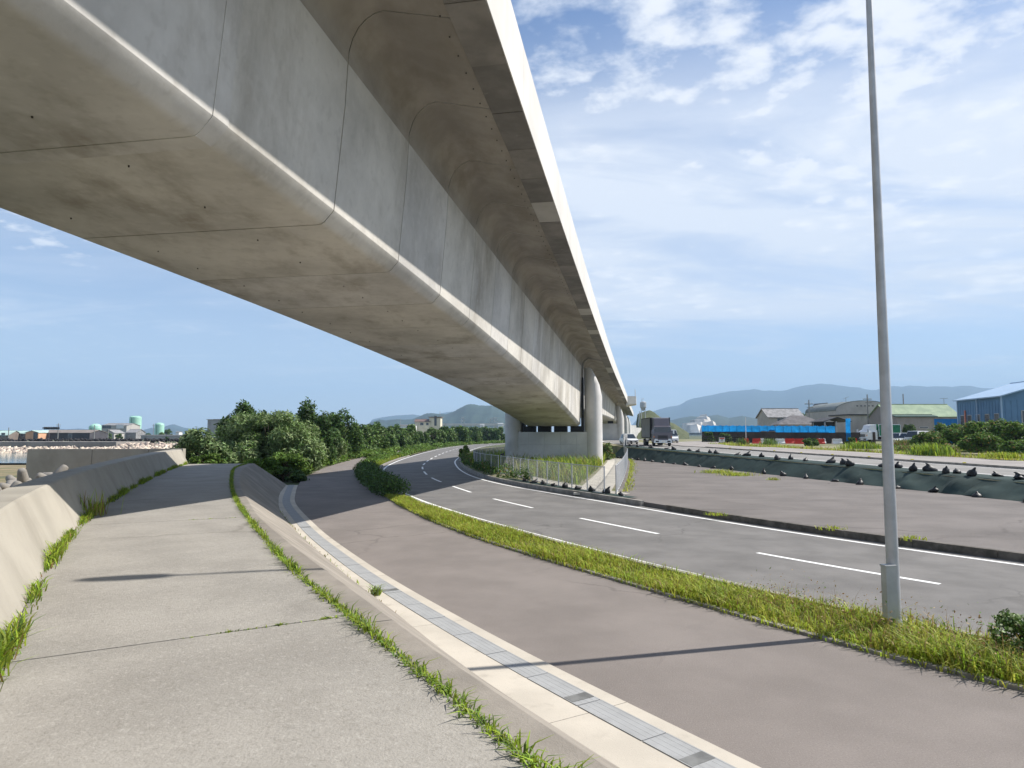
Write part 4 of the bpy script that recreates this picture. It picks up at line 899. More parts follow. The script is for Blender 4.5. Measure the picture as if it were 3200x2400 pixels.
M_cpole=mat('concrete_pole',(0.25,0.245,0.235),.8,.08,1)
post('utility_pole','utility pole with cross-arms between the grey house and the brown gable','utility pole',2528.5,140,1250,.16,M_cpole,extra=arms)
post('utility_pole','utility pole with cross-arms in front of the vaulted warehouse','utility pole',2711.5,138,1233,.16,M_cpole,extra=arms)
post('utility_pole','bare dark utility pole behind the green roofed shed','utility pole',2824,165,1231,.17,M_cpole)
post('antenna_mast','thin roof antenna mast above the left side of the vaulted warehouse','antenna',2644.5,158,1244,.05,M_cpole,extra=lambda r,h:[MB().tube([(-.6,0,h-.2),(.7,0,h+.35)],.03,5).build('boom',M_cpole,r,local=True)])
post('television_antenna','small television antenna above the green roofed shed','antenna',2951,140,1245,.05,M_cpole,extra=lambda r,h:[MB().box((0,0,h),(1.3,.06,.06)).build('boom',M_cpole,r,local=True)]+[MB().box((x,0,h),(.05,.7,.05)).build('rod',M_cpole,r,local=True) for x in (-.6,-.2,.2,.6)])
def wp(r,h): MB().tube([(0,0,0.02),(0,0,.7)],.075,8).build('orange_sleeve',mat('orange_plastic',(0.8,0.16,0.02),.5,.05,2),r,local=True)
post('marker_pole','thin white pole with an orange foot in front of the blue tarpaulin','pole',2329,96,1305,.055,M_wpl,extra=wp)
post('bollard','short black post between the notice board and the barriers','bollard',q(R3,692,0)[0],97,1371,.07,M_black)
def sign_board():
    y=98; x=xat(q(R3,567,0)[0],y); r=thing('notice_board','white upright notice board with a red heading by the side road','sign',(x,y,1.75)); w=.85;h=zat(1367.5,y)-1.75
    MB().box((0,0,h/2+.08),(w,.06,h-.1)).build('board',M_wpl,r,local=True); MB().box((0,-.035,h-.10),(w*.8,.02,.16)).build('heading',M_redp,r,local=True)
    for z in (.35,.55,.75): MB().box((0,-.035,z),(w*.35,.02,.07)).build('mark',M_under,r,local=True)
    for s_ in (-1,1): MB().box((s_*w*.42,0,.06),(.06,.4,.12)).build('foot',M_under,r,local=True)
sign_board()
rl=thing('railing','low dark metal railing curving along the side road below the tarpaulin wall','railing',(31.5,104,1.75))
for k in range(9):
    a=k/8; x=30.6+5.0*a; yy=108.5-7*a**1.4; MB().box((x,yy,2.25),(.09,.09,1.0)).build('post',M_under,rl)
    if k<8:
        x2=30.6+5.0*(k+1)/8; y2=108.5-7*((k+1)/8)**1.4
        for z in (2.0,2.35,2.72): MB().tube([(x,yy,z),(x2,y2,z)],.05,5).build('rail',M_under,rl)
# ------------------------------------------------------------------ end of the viaduct: retaining wall, grassy hill, silo
ab=thing('retaining_wall','grey concrete retaining wall at the far end of the viaduct, behind the truck','wall',(40,250,1.0))
for k in range(5):
    a=(33+4.4*k,238+9*k); b=(33+4.4*(k+1)-.05,238+9*(k+1)-.1); MB().prism([a,b,(b[0]-3,b[1]+2),(a[0]-3,a[1]+2)],0.5,9.4-0.9*k).build('wall_panel',M_pier,ab)
def silo():
    y=285; x=xat(2010,y); z0=6.0; r=thing('silo','grey steel silo on legs on the hill behind the truck','silo',(x,y,z0)); zt=zat(1258,y)-z0; zm=zat(1273,y)-z0
    MB().lathe([(.4,zm-1.5),(1.35,zm),(1.35,zt),(.7,zt+.4)],(0,0,0),14).build('tank',M_steel,r,local=True)
    for a in range(4): MB().tube([(1.15*math.cos(a*1.57+.6),1.15*math.sin(a*1.57+.6),0),(1.15*math.cos(a*1.57+.6),1.15*math.sin(a*1.57+.6),zm)],.15,5).build('leg',M_steel,r,local=True)
    MB().tube([(-.5,0,zt),(-.5,0,zt+1.5),(.3,0,zt+1.6)],.12,5).build('pipe',M_steel,r,local=True)
    MB().tube([(-2.2,0,0),(-1.4,0,zm*.8)],.18,5).build('chute',M_steel,r,local=True)
silo()
# ------------------------------------------------------------------ left shore: tetrapods, far quay, harbour buildings
M_tet=mat('tetrapod_concrete',(0.27,0.25,0.22),.9,.1,1.5,.3,20,stain=((0.2,0.18,0.16),1.5,.45,.7,.7,(1,1,1)))
def tetra_mesh():
    mb=MB(); dirs=[Vector((0,0,1)),Vector((.943,0,-.333)),Vector((-.471,.816,-.333)),Vector((-.471,-.816,-.333))]
    for d in dirs: mb.tube([d*0.0,d*.35,d*.95,d*1.06,d*1.10],[.30,.36,.27,.21,.08],12)
    return mb
tm=tetra_mesh(); o=tm.build('tetrapod',M_tet,None,smooth=True,sharp=50); tmesh=o.data; off0=o.location.copy(); bpy.data.objects.remove(o)
for i,(u,v,y,rx,rz,lb) in enumerate(((88,1480,30,.4,.3,'large rounded concrete tetrapod nearest the return wall end'),(132,1476,30.5,1.0,2.2,'concrete tetrapod with one rounded leg up, left of the low mound'),(166,1468,32,.2,1.1,'rightmost concrete tetrapod, its rounded top just above the seawall'),(54,1497,27,1.9,.5,'concrete tetrapod showing a flat round leg end above the seawall'),(14,1512,25.5,.9,4.0,'leftmost concrete tetrapod at the edge of the picture'),(8,1492,31,1.4,1.7,'concrete tetrapod lying behind the leftmost one'),(60,1478,34,2.3,.9,'concrete tetrapod farthest from the path, partly covered by others'))):
    o=bpy.data.objects.new('tetrapod',tmesh); C.objects.link(o); p=aty(u,v,y); o.location=(p.x,p.y,p.z-.72); o.rotation_euler=(rx,.3*i,rz); o.scale=(.62,.62,.62); tag(o,lb,'tetrapod','tetrapods behind the seawall')
M_stone=mat('riprap_stone',(0.56,0.47,0.38),.9,.15,.5,island=.35)
def stones(name,n,fn,size,m):
    base=np.array([(-1,-1,-.7),(1,-1,-.8),(1,1,-.7),(-1,1,-.8),(-.7,-.6,.7),(.7,-.7,.6),(.6,.7,.8),(-.6,.6,.6)])*.5; fq=np.array([(3,2,1,0),(4,5,6,7),(0,1,5,4),(1,2,6,5),(2,3,7,6),(3,0,4,7)])
    V=[];F=[]
    for i in range(n):
        p=fn(); s=size*rng.uniform(.6,1.4); R=np.array(Matrix.Rotation(rng.uniform(0,6.28),3,Vector(rng.normal(size=3)).normalized())); b=(base*(1+rng.uniform(-.2,.2,(8,3))))*s
        V.append(b@R.T+p); F.append(fq+8*i)
    return meshobj(name,np.concatenate(V),np.concatenate(F),m)
def rf():
    x=rng.uniform(-140,-66); t=rng.uniform(0,1)*(.62 if x<-97 else 1); return np.array([x,160.5+7*t,-1.9+2.5*t])
tag(stones('riprap',3000,rf,.8,M_stone),'pale stone riprap bank on the far side of the water','riprap',kind='stuff')
M_quay=mat('quay_concrete',(0.30,0.275,0.25),.9,.1,.2,.2,4,stain=((0.18,0.165,0.15),.3,.45,.7,.6,(1,1,1)))
tag(MB().prism([(-400,167),(-98,167),(-95,180),(-400,180)],-1.5,1.22).build('quay',M_quay),'long brownish concrete quay above the riprap across the water','quay')
tag(MB().prism([(-72,167.5),(-30,167.5),(-28,200),(-72,200)],-1.5,.95).build('quay_bank',M_sand),kind='structure')
M_net=mat('net_dark',(0.035,0.033,0.035),.9,.3,2)
def nf():
    return np.array([rng.uniform(-140,-64),rng.uniform(176,180),1.3+rng.uniform(0,.45)])
tag(stones('net_row',420,nf,.55,M_net),'dark line of heaped fishing nets along the quay','nets',kind='stuff')
def tf(): return np.array([rng.uniform(-70,-62.5),rng.uniform(176,180),1.0+rng.uniform(0,2.2)*.9])
tag(stones('stone_pile',60,tf,.9,M_tet),'pile of concrete blocks at the right end of the quay','stone pile')
def bx(u0,u1,vt,y,zb=.9): return xat(u0,y),xat(u1,y),zat(vt,y)
def simple(label,u0,u1,ve,vr,y,wm,rm,d=10,axis='x',wins=(),door=None,name='warehouse'):
    x0,x1,ze=bx(u0,u1,ve,y); zr=zat(vr,y); return building(name,label,(x0+x1)/2,y+d/2,x1-x0,d,.9,ze,zr,0.0,wm,rm,wins=wins,axis=axis,over=.25,door=door)
M_orange=wall_mat('salmon_wall',(0.62,0.36,0.22)); M_dkw=wall_mat('dark_slate_wall',(0.065,0.062,0.07)); M_roofaq=mat('roof_aqua',(0.42,0.55,0.50),.6,.1,.4); M_tank=mat('tank_mint',(0.36,0.62,0.50),.5,.05,.2,stain=((0.28,0.47,0.39),.15,.5,.75,.5,(1,1,.2)))
simple('salmon-walled shed with pale green roof across the water, second building from the left',84,124,1352,1346,265,M_orange,M_roofaq,d=14,axis='y',door=(1.4,1.6,3.0,M_win))
simple('dark low shed with aqua roof left of the salmon wall, across the water',30,84,1355,1347,268,M_brw,M_roofaq,d=10,wins=((-1,1.8,2,1.2),(2.2,1.8,1.2,1.0)))
simple('half-seen shed with aqua roof at the left edge across the water',-40,30,1360,1346,262,M_brw,M_roofaq,d=8,wins=((2.5,2,1.4,1.4),))
simple('long dark slate warehouse with brown roof across the water',125,284,1353,1344,270,M_dkw,mat('roof_brown',(0.24,0.205,0.18),.8,.1,.4),d=12,wins=((-6.5,1.6,1.2,1.8),(2.4,1.6,1.4,1.8)))
y=330; simple('grey building with a white sign board between the mint green tanks',320,398,1330,1323,y,M_plas,M_roofg,d=12,wins=((-3.6,5.9,4.4,1.6),),name='factory')
x0=xat(367,y); sg=thing('sign_board','blank white sign board on the grey building across the water','sign',(xat(379,y),y-.3,zat(1339,y)),0); MB().box((0,0,.9),(3.7,.2,1.9)).build('board',M_wpl,sg,local=True); MB().box((0,.06,.9),(3.9,.16,2.1)).build('frame',M_frame,sg,local=True)
simple('low pale gabled shed in front of the grey building across the water',326,360,1353,1344,300,M_plas,M_roofg,d=8,axis='y')
simple('low grey shed right of the grey building, below the tall tank',396,428,1352,1342,310,M_roofg,M_roofg,d=8)
def tank(label,u0,u1,vt,vsh,y,dome):
    x=xat((u0+u1)/2,y); r=(xat(u1,y)-xat(u0,y))/2; h=zat(vsh,y)-.5; ht=zat(vt,y)-.5; root=thing('storage_tank',label,'tank',(x,y,.5))
    MB().lathe([(r,0),(r,h)],(0,0,0),28).build('shell',M_tank,root,local=True,smooth=True,sharp=40)
    pr=[(r*1.01,h)]+[(r*1.0*math.cos(a),h+(ht-h)*math.sin(a)) for a in np.linspace(.1,1.5,6)]; MB().lathe(pr,(0,0,0),28).build('roof',M_tank,root,local=True,smooth=True,sharp=60)
    MB().box((-r*.15,-r*1.0,h/2),(.35,.35,h)).build('ladder',mat('ladder_green',(0.16,0.30,0.25),.6,.05,1),root,local=True)
    rr=MB(); 
    for k in range(16): a=k*math.pi/8; a2=a+math.pi/8; rr.tube([(r*math.cos(a),r*math.sin(a),h+.9),(r*math.cos(a2),r*math.sin(a2),h+.9)],.06,4)
    rr.build('rim_rail',M_tank,root,local=True)
tank('tall mint green storage tank with a low domed roof across the water',408,442,1300,1305,420,1)
tank('mint green tank with a large round dome, left of the grey building',283,320,1324,1337,400,1)
tank('shorter mint green tank right of the tall one',487,514,1321,1328,460,1)
for i,(u,vt,y,lb) in enumerate(((31,1336,255,'utility pole above the aqua roofed shed at far left'),(185,1323,258,'utility pole in front of the long dark warehouse across the water'),(298,1328,260,'pole in front of the round-domed tank'),(482,1325,400,'utility pole between the tall and the short mint green tanks'),(341,1341,255,'short pole in front of the pale gabled shed'))): post('utility_pole',lb,'utility pole',u,y,vt,.18,M_cpole,zb=.9,extra=arms if i in (1,3) else None)
ln=MB()
for k in range(9): ln.tube([(xat(185-5.5*k,258),258,zat(1338-.9*(k%3),258)),(xat(185-5.5*(k+1),258),258,zat(1338-.9*((k+1)%3),258))],.18,4)
for k in range(9): ln.lathe([(.1,0),(.55,.3),(.55,.7),(.1,1.0)],(xat(185-5.2*k,258),258,zat(1342,258)),6)
tag(ln.build('float_line',M_net),'string of dark fishing floats hanging from the pole by the dark warehouse','fishing floats')
simple('long low white harbour wall behind the trees on the left',444,600,1361,1360,300,M_corr,M_roofg,d=3,name='harbour_wall')
simple('small white hut far behind the harbour wall',552,562,1351,1349,380,M_wpl,M_roofg,d=4,name='hut')
simple('grey block building peeping over the left end of the bushes',650,705,1312,1311,180,M_corr,M_corr,d=8,name='building')
# ------------------------------------------------------------------ centre distance: cream building, long white bridge, lattice towers
y=340
a=building('tower_house','cream building with brown roofs rising beyond the roadside trees',xat(1320,y),y+5,xat(1345,y)-xat(1298,y),10,.5,zat(1318,y),zat(1310,y),0,M_cream,mat('roof_reddish_brown',(0.17,0.115,0.10),.7,.1,.5),wins=((-.2,zat(1325,y)-.5,1.6,1.2),(2.6,zat(1325,y)-.5,1.2,1.2)))
MB().box((6.3,0,(zat(1305,y)-.5)/2),(5.6,9,zat(1305,y)-.5)).build('stair_tower',M_cream,a,local=True); MB().box((6.3,0,zat(1303.5,y)-.5),(6.6,10,.35)).build('tower_roof',MATS['roof_reddish_brown'],a,local=True)
MB().box((6.6,-4.55,zat(1315,y)-.5),(1.2,.1,5.0)).build('window',M_win,a,local=True)
simple('low white building left of the cream tower beyond the trees',1250,1296,1330,1328,330,M_wpl,M_roofg,d=8,name='building')
y=520
lb=thing('far_bridge','long low white bridge on piers crossing far behind the trees','bridge',(xat(1480,y),y,.5))
MB().box((xat(1480,y),y,zat(1327,y)),(xat(1590,y)-xat(1375,y),6,1.6)).build('deck',M_para,lb)
for u in np.linspace(1390,1580,7): MB().box((xat(u,y),y,zat(1327,y)/2),(1.2,4,zat(1327,y)-.8)).build('pier',M_pier,lb)
simple('small white block building below the far bridge',1500,1512,1327,1326,480,M_wpl,M_wpl,d=6,name='building')
simple('white block building at the right end of the far bridge',1556,1572,1324,1323,470,M_wpl,M_wpl,d=6,name='building')
def lattice(label,u,vt,y,w):
    x=xat(u,y); z0=.5; h=zat(vt,y)-z0; r=thing('lattice_tower',label,'tower',(x,y,z0)); m=MB()
    for sx in (-1,1):
        for sy in (-1,1): m.tube([(sx*w/2,sy*w/2,0),(sx*w*.12,sy*w*.12,h)],.16,4)
    m.build('legs',M_steel,r,local=True); b=MB()
    for k in range(6):
        t0,t1=k/6,(k+1)/6; w0,w1=w/2*(1-.76*t0),w/2*(1-.76*t1); b.tube([(-w0,-w0,h*t0),(w1,-w1,h*t1)],.1,4); b.tube([(w0,-w0,h*t0),(-w1,-w1,h*t1)],.1,4)
    b.build('bracing',M_steel,r,local=True); c=MB()
    for t in (.8,.9,.98): c.box((0,0,h*t),(w*.9,.2,.2))
    c.build('cross_arms',M_steel,r,local=True)
lattice('steel lattice tower above the far bridge, left of the pier',1538,1306,560,9)
lattice('second steel lattice tower nearest the pier edge',1549,1304,580,7)
lattice('thin lattice mast far beyond the roadside trees',1446,1302,620,6)
for u,vt,lb_ in ((1375,1286,'thin mast beside the cream tower'),(1252,1308,'thin mast left of the cream building')): post('mast',lb_,'mast',u,380,vt,.14,M_steel,zb=.5)
# ------------------------------------------------------------------ mountains
def ridge(name,pts,D,depth,m,base=-3,rough=.03,nx=140,seed=0,label=None):
    r=np.random.default_rng(seed); us=np.linspace(pts[0][0],pts[-1][0],nx); vv=np.interp(us,[p[0] for p in pts],[p[1] for p in pts]); V=[];F=[]; ny=15
    ph=r.uniform(0,6.28,9); fr=r.uniform(1.5,9,9)*2*math.pi/(us[-1]-us[0])
    for j in range(ny):
        t=(j/(ny-1))*2-1            # -1 front foot .. 0 crest .. 1 back foot
        for i,u in enumerate(us):
            h=(HOR-vv[i])/FPX*D+EYE; prof=max(0.0,1-abs(t)**1.15)
            spur=sum(math.sin(f*(u-us[0])*(1+.1*k)+p+9*abs(t)) for k,(f,p) in enumerate(zip(fr,ph)))/4.5
            y=D+t*depth*(1+.05*spur*(1 if t!=0 else 0)); hh=h*prof*(1+.05*spur*(1-prof))
            if abs(t)<1e-6: hh=h*(1+rough*0.12*math.sin(i*2.1)+rough*.1*math.sin(i*.83))
            V.append(((u-1600)/FPX*y,y,base+(hh-base)*(1 if prof>0 else 0) if prof>0 else base))
    for j in range(ny-1):
        for i in range(nx-1): o=j*nx+i; F.append((o,o+1,o+nx+1,o+nx))
    o=meshobj(name,V,F,m,smooth=True); return tag(o,kind='structure')
M_for=mat('forest_slope',(0.035,0.058,0.040),.95,col2=(0.02,0.034,0.026),scale=.012,bump=.6,bscale=.05)
P2=[q(R2,*p) for p in ((430,420),(520,388),(640,352),(740,330),(830,318),(900,268),(960,246),(1100,220),(1280,182),(1400,161),(1560,146),(1690,131),(1800,154))]
P3=[q(R3,*p) for p in ((1150,148),(1290,152),(1500,96),(1700,68),(1870,80),(2050,105),(2170,117))]
P4=[q(R4,*p) for p in ((310,116),(450,146),(530,138),(660,98),(830,103),(900,88),(1100,106),(1250,97),(1400,108),(1560,89),(1650,101),(1770,128),(2000,112),(2212,95))]
end=[(3300,1225),(3500,1240),(3800,1290)]
ridge('mountain',[(1960,1345),(1995,1305)]+P2+P3+P4+end,7600,2300,M_for,seed=3)
ridge('hill',[q(R2,*p) for p in ((560,540),(720,492),(860,460),(960,446),(1080,452),(1170,441),(1250,428),(1330,448),(1390,466),(1460,455),(1550,440),(1680,468),(1800,492),(2000,505),(2300,520),(2700,540))],3000,700,M_for,seed=5)
ridge('mountain',[q(R7,*p) for p in ((240,460),(285,400),(420,372),(560,352),(700,342),(850,332),(960,352),(1200,322),(1330,300),(1420,290),(1600,300),(1900,330),(2300,360))],6500,1500,M_for,seed=8)
ridge('hill',[q(R7,*p) for p in ((150,500),(290,432),(380,402),(470,415),(620,398),(740,405),(840,398),(930,360),(1030,318),(1110,314),(1200,326),(1300,330),(1400,298),(1500,240),(1580,202),(1640,188),(1700,196),(1760,208),(1840,212),(1930,210),(2030,250),(2150,330),(2300,420))],2600,650,M_for,seed=9)
ridge('mountain',[q(R5,*p) for p in ((1400,420),(1600,372),(1700,345),(1790,340),(1850,330),(1900,312),(1950,306),(2000,325),(2060,345),(2200,360),(2400,372),(2700,395))],5200,1200,M_for,seed=11)
ridge('mountain',[q(R5,*p) for p in ((-200,420),(100,400),(400,378),(500,362),(620,352),(760,362),(900,352),(1050,368),(1250,372),(1500,400))],7000,1200,M_for,seed=12)
# pale quarry terraces on the low hill
qr=thing('quarry','pale terraced quarry face on the low hill beyond the side road','quarry',(xat(2190,1500),1500,0))
M_rock=mat('quarry_rock',(0.62,0.58,0.52),.9,.15,.02)
for i,(u0,u1,vt,vb,y) in enumerate(((2140,2230,1322,1342,1480),(2165,2226,1312,1324,1540),(2185,2222,1303,1314,1600),(2196,2212,1297,1304,1640),(2150,2195,1328,1335,1440),(2205,2240,1318,1338,1420))):
    x0,x1=xat(u0,y),xat(u1,y); zt,zb=zat(vt,y),zat(vb,y)
    MB().loft([[(x0,y-18,zb-12),(x0+4,y,zt),(x0+4,y+40,zt),(x0,y+40,zb-12)],[((x0+x1)/2,y-30,zb-12),((x0+x1)/2,y-9,zt+2),((x0+x1)/2,y+40,zt+2),((x0+x1)/2,y+40,zb-12)],[(x1,y-14,zb-12),(x1-4,y,zt-2),(x1-4,y+40,zt-2),(x1,y+40,zb-12)]]).build('terrace',M_rock,qr)
# grassy hillside beside the far road
ridge('grassy_bank',[q(R2,*p) for p in ((300,640),(340,420),(420,390),(480,375),(530,400),(600,455),(700,510),(760,530),(850,590),(930,640))],300,30,mat('grass_slope',(0.095,0.105,0.05),.95,col2=(0.05,0.065,0.03),scale=.25,bump=.5,bscale=1.5),base=1,seed=14,nx=50)
# ------------------------------------------------------------------ haze
def haze():
    mb=MB().box((0,3000,365.0),(19000,15000,740.0)); o=mb.build('haze',[]); tag(o,kind='stuff')
    m=bpy.data.materials.new('haze_volume'); m.use_nodes=True; nt=m.node_tree; nt.nodes.clear()
    v=nt.nodes.new('ShaderNodeVolumePrincipled'); v.inputs['Color'].default_value=(0.47,0.71,1.0,1); v.inputs['Density'].default_value=HAZE; v.inputs['Anisotropy'].default_value=0.0
    out=nt.nodes.new('ShaderNodeOutputMaterial'); nt.links.new(v.outputs[0],out.inputs['Volume']); o.data.materials.append(m)
HAZE=1.5e-4
haze()
# ------------------------------------------------------------------ vegetation
L_dark=leafmat('leaf_dark',(0.078,0.145,0.036),(0.042,0.082,0.022),1.2)
L_mid=leafmat('leaf_mid',(0.145,0.24,0.042),(0.08,0.145,0.028),1.0)
L_bright=leafmat('leaf_bright',(0.17,0.26,0.035),(0.09,0.16,0.028),0.8,trans=.35)
L_silver=leafmat('leaf_silver',(0.29,0.37,0.17),(0.17,0.245,0.09),0.7,trans=.2)
L_grass=leafmat('grass_green',(0.34,0.42,0.04),(0.22,0.32,0.03),1.1,isl=.4,trans=.4)
L_grass2=leafmat('grass_yellow',(0.46,0.46,0.07),(0.32,0.34,0.05),1.5,isl=.35,trans=.4)
L_dry=leafmat('grass_dry',(0.36,0.25,0.11),(0.24,0.15,0.06),2.0,isl=.3,trans=.3)
M_bark=mat('bark',(0.10,0.075,0.055),.9,.2,6,.4,30)
def leafquads(P,size,elong=1.6,up=.35,out=None,r=rng):
    n=len(P); nrm=r.normal(size=(n,3)); nrm[:,2]+=up*2
    if out is not None: nrm+=out*1.1
    nrm/=np.linalg.norm(nrm,axis=1,keepdims=True); a=r.normal(size=(n,3)); a-=nrm*(a*nrm).sum(1,keepdims=True); a/=np.linalg.norm(a,axis=1,keepdims=True); b=np.cross(nrm,a)
    s=size*r.uniform(.6,1.35,(n,1)); A=a*s*elong*.5; B=b*s*.5/np.sqrt(elong)
    V=np.stack([P-A,P-B+A*.1+nrm*s*.08,P+A,P+B+A*.1+nrm*s*.08],1).reshape(-1,3); F=np.arange(4*n).reshape(-1,4); return V,F
def blobs(n,ells,r=rng,shell=.45):
    w=np.array([e[3]*e[4]+e[4]*e[5]+e[3]*e[5] for e in ells],float); w/=w.sum(); idx=r.choice(len(ells),n,p=w); E=np.array(ells,float)[idx]
    d=r.normal(size=(n,3)); d/=np.linalg.norm(d,axis=1,keepdims=True); rad=(1-shell*r.uniform(0,1,(n,1))**1.6)*(1+.10*r.normal(size=(n,1)))
    return E[:,:3]+d*E[:,3:]*rad,d
def clumpy(cx,cy,z0,rx,ry,h,k,r,cs=.42):
    """a crown as many small lumps on an uneven dome"""
    out=[]
    for _ in range(k):
        a=r.uniform(0,2*math.pi); t=r.uniform(0.0,1.0)**.7; zz=r.uniform(.05,1.0); rr=math.sqrt(max(0.12,1-(zz*.95)**3.2))*t**.35
        s=cs*r.uniform(.6,1.35); out.append((cx+rx*rr*math.cos(a)*.82,cy+ry*rr*math.sin(a)*.82,z0+h*zz*.86,s*rx*.62,s*ry*.62,s*h*.40))
    return out
def keepz(V,z):
    V=V.copy(); V[:,2]=np.maximum(V[:,2],z); return V
def limbs(mb,x,y,z0,h,rx,r,k=6,rad=.10):
    mb.tube([(x,y,z0-.2),(x+.08,y,z0+h*.28),(x-.05,y+.05,z0+h*.62)],[rad*1.3,rad,rad*.45],7)
    for _ in range(k):
        a=r.uniform(0,6.28); t=r.uniform(.2,.5); mb.tube([(x,y,z0+h*t),(x+rx*.35*math.cos(a),y+rx*.35*math.sin(a),z0+h*(t+.22)),(x+rx*.65*math.cos(a),y+rx*.65*math.sin(a),z0+h*(t+.36))],[rad*.6,rad*.35,rad*.12],5)
def plant(name,label,cat,x,y,z0,rx,ry,h,n,leaf,m,k=28,seed=0,elong=1.7,up=.35,group=None,mix=None,spikes=0,cs=.42,trunk=True):
    r=np.random.default_rng(seed+100); root=thing(name,label,cat,(x,y,z0),0,group)
    mb=MB(); limbs(mb,x,y,z0,h,min(rx,ry),r,rad=.05+.016*h); mb.build('trunk' if cat=='tree' else 'stem',M_bark,root,smooth=True)
    E=clumpy(x,y,z0,rx,ry,h,k,r,cs); P,d=blobs(n,E,r); 
    if spikes:
        top=P[r.choice(len(P),spikes)]; q_=[]
        for p in top:
            l=r.uniform(.10,.30)*h*.22; dv=r.normal(size=3)*.35+np.array([0,0,1.0]); m_=9; q_.append(p+dv*l*np.linspace(0,1,m_)[:,None]+r.normal(size=(m_,3))*.02*h)
        q_=np.concatenate(q_); P=np.concatenate([P,q_]); d=np.concatenate([d,np.tile([[0,0,1.0]],(len(q_),1))])
    V,F=leafquads(P,leaf,elong,up,d*.8,r); V=keepz(V,z0-.02); mi=None; mats=[m]
    if mix: mats=[m]+[a for a,_ in mix]; ps=[1-sum(b for _,b in mix)]+[b for _,b in mix]; mi=r.choice(len(mats),len(F),p=ps)
    meshobj('crown' if cat=='tree' else 'foliage',V,F,mats,root,mi=mi); return root
# bushes and trees at the end of the footpath
plant('silver_bush','big round silvery-leaved bush at the end of the raised footpath','bush',-19.0,52.5,0.1,4.7,3.2,4.75,46000,.13,L_silver,k=90,seed=1,elong=2.6,mix=[(L_mid,.2),(L_dark,.04)],spikes=150,cs=.36)
plant('bush','dark green bush left of the silvery bush, behind the seawall end','bush',-21.0,46.0,0.1,2.3,1.9,3.25,9000,.16,L_silver,k=34,seed=2,elong=2.2,mix=[(L_dark,.4)],spikes=60)
plant('dark_tree','dark broadleaf tree rising behind the left half of the silvery bush','tree',-24.0,60,0.0,2.7,2.2,6.0,10000,.20,L_dark,k=34,seed=3,spikes=70)
plant('dark_tree','tall dark broadleaf tree behind the right half of the silvery bush','tree',-19.8,67,0.0,2.7,2.3,6.1,11000,.20,L_dark,k=34,seed=4,spikes=80)
plant('dark_tree','dark tree right of the tallest dark tree, before the long row','tree',-21.2,84,0.0,2.6,2.2,5.9,6500,.20,L_dark,k=26,seed=5,spikes=50,mix=[(L_mid,.25)])
plant('bush','pale willowy bush on the right flank of the silvery bush','bush',-19.2,71,0.0,2.0,1.7,3.4,8000,.16,L_silver,k=26,seed=6,elong=2.6,mix=[(L_mid,.3)],spikes=60)
plant('bush','leafy green bush spilling onto the pavement edge below the silvery bush','bush',-16.4,49.5,0.0,1.9,1.3,1.6,6500,.14,L_mid,k=22,seed=7,mix=[(L_bright,.25)],spikes=30)
plant('bush','low dark bush in the shade beyond the end of the concrete bank','bush',-14.7,43.3,0.0,1.5,1.4,.95,5000,.11,L_dark,k=20,seed=8,mix=[(L_mid,.2)])
plant('bush','bright-edged shrub on the crest of the bank by the path end','bush',-15.0,40.4,0.6,1.3,.9,1.05,3800,.12,L_mid,k=18,seed=9,mix=[(L_bright,.4)],spikes=30)
plant('bush','small shrub at the far left end of the footpath by the seawall','bush',-18.2,40.5,0.9,1.1,.9,.95,3000,.12,L_mid,k=14,seed=10,mix=[(L_bright,.4)],spikes=30)
plant('bush','dense vine-covered bush right of the pale willowy bush','bush',-18.0,59,0.0,1.7,1.8,2.3,5500,.16,L_bright,k=20,seed=11,mix=[(L_mid,.5)],spikes=20)
# row of trees and shrubs along the far side of the pavement: five crowns, repeated
ROW=Curve([(-23.6,80),(-24,86),(-24,92),(-23.4,100),(-24.4,120),(-24.2,145),(-21,178),(-14.5,214),(-5,250),(6,285)],1.0)
protos=[]
for i in range(5):
    r=np.random.default_rng(300+i); E=clumpy(0,0,0,2.3,2.3,4.2,30,r); P,d=blobs(4200,E,r); V,F=leafquads(P,.26,1.6,.35,d*.8,r); V=keepz(V,0); mi=r.choice(3,len(F),p=[.6,.3,.1] if i%2 else [.45,.35,.2])
    o=meshobj('crown',V,F,[L_dark,L_mid,L_silver],None,mi=mi); cm=o.data; loc=o.location.copy(); bpy.data.objects.remove(o)
    mb=MB(); limbs(mb,0,0,0,4.0,2.2,r,rad=.12); o=mb.build('trunk',M_bark,None,smooth=True); tm_=o.data; l2=o.location.copy(); bpy.data.objects.remove(o); protos.append((cm,loc,tm_,l2))
def row_tree(name,label,cat,p,z,s,i,group,h=1.0):
    cm,lc,tm_,lt=protos[i%5]; root=thing(name,label,cat,(p[0],p[1],z),random.uniform(0,6.28),group); root.scale=(s,s,s*h)
    a=bpy.data.objects.new('crown',cm); C.objects.link(a); a.parent=root; a.location=lc; b=bpy.data.objects.new('trunk',tm_); C.objects.link(b); b.parent=root; b.location=lt; return root
words=['first','second','third','fourth','fifth','sixth','seventh','eighth','ninth','tenth','eleventh','twelfth','thirteenth','fourteenth','fifteenth','sixteenth','seventeenth','eighteenth','nineteenth','twentieth','twenty-first','twenty-second','twenty-third','twenty-fourth','twenty-fifth','twenty-sixth']
t=0.0
for i in range(26):
    p=ROW.at(min(t,ROW.L))+rng.normal(size=2)*np.array([.8,.3]); s=[1.2,1.05,1.25,.98,.90,1.08,.95][i%7]*(1.05 if i<4 else .86+.010*i)
    row_tree('roadside_tree',f'dark green tree in the row beyond the pavement, {words[i]} from the silvery bush','tree',p,0,s,i,'trees in the row beyond the pavement'); t+=2.9+.24*i
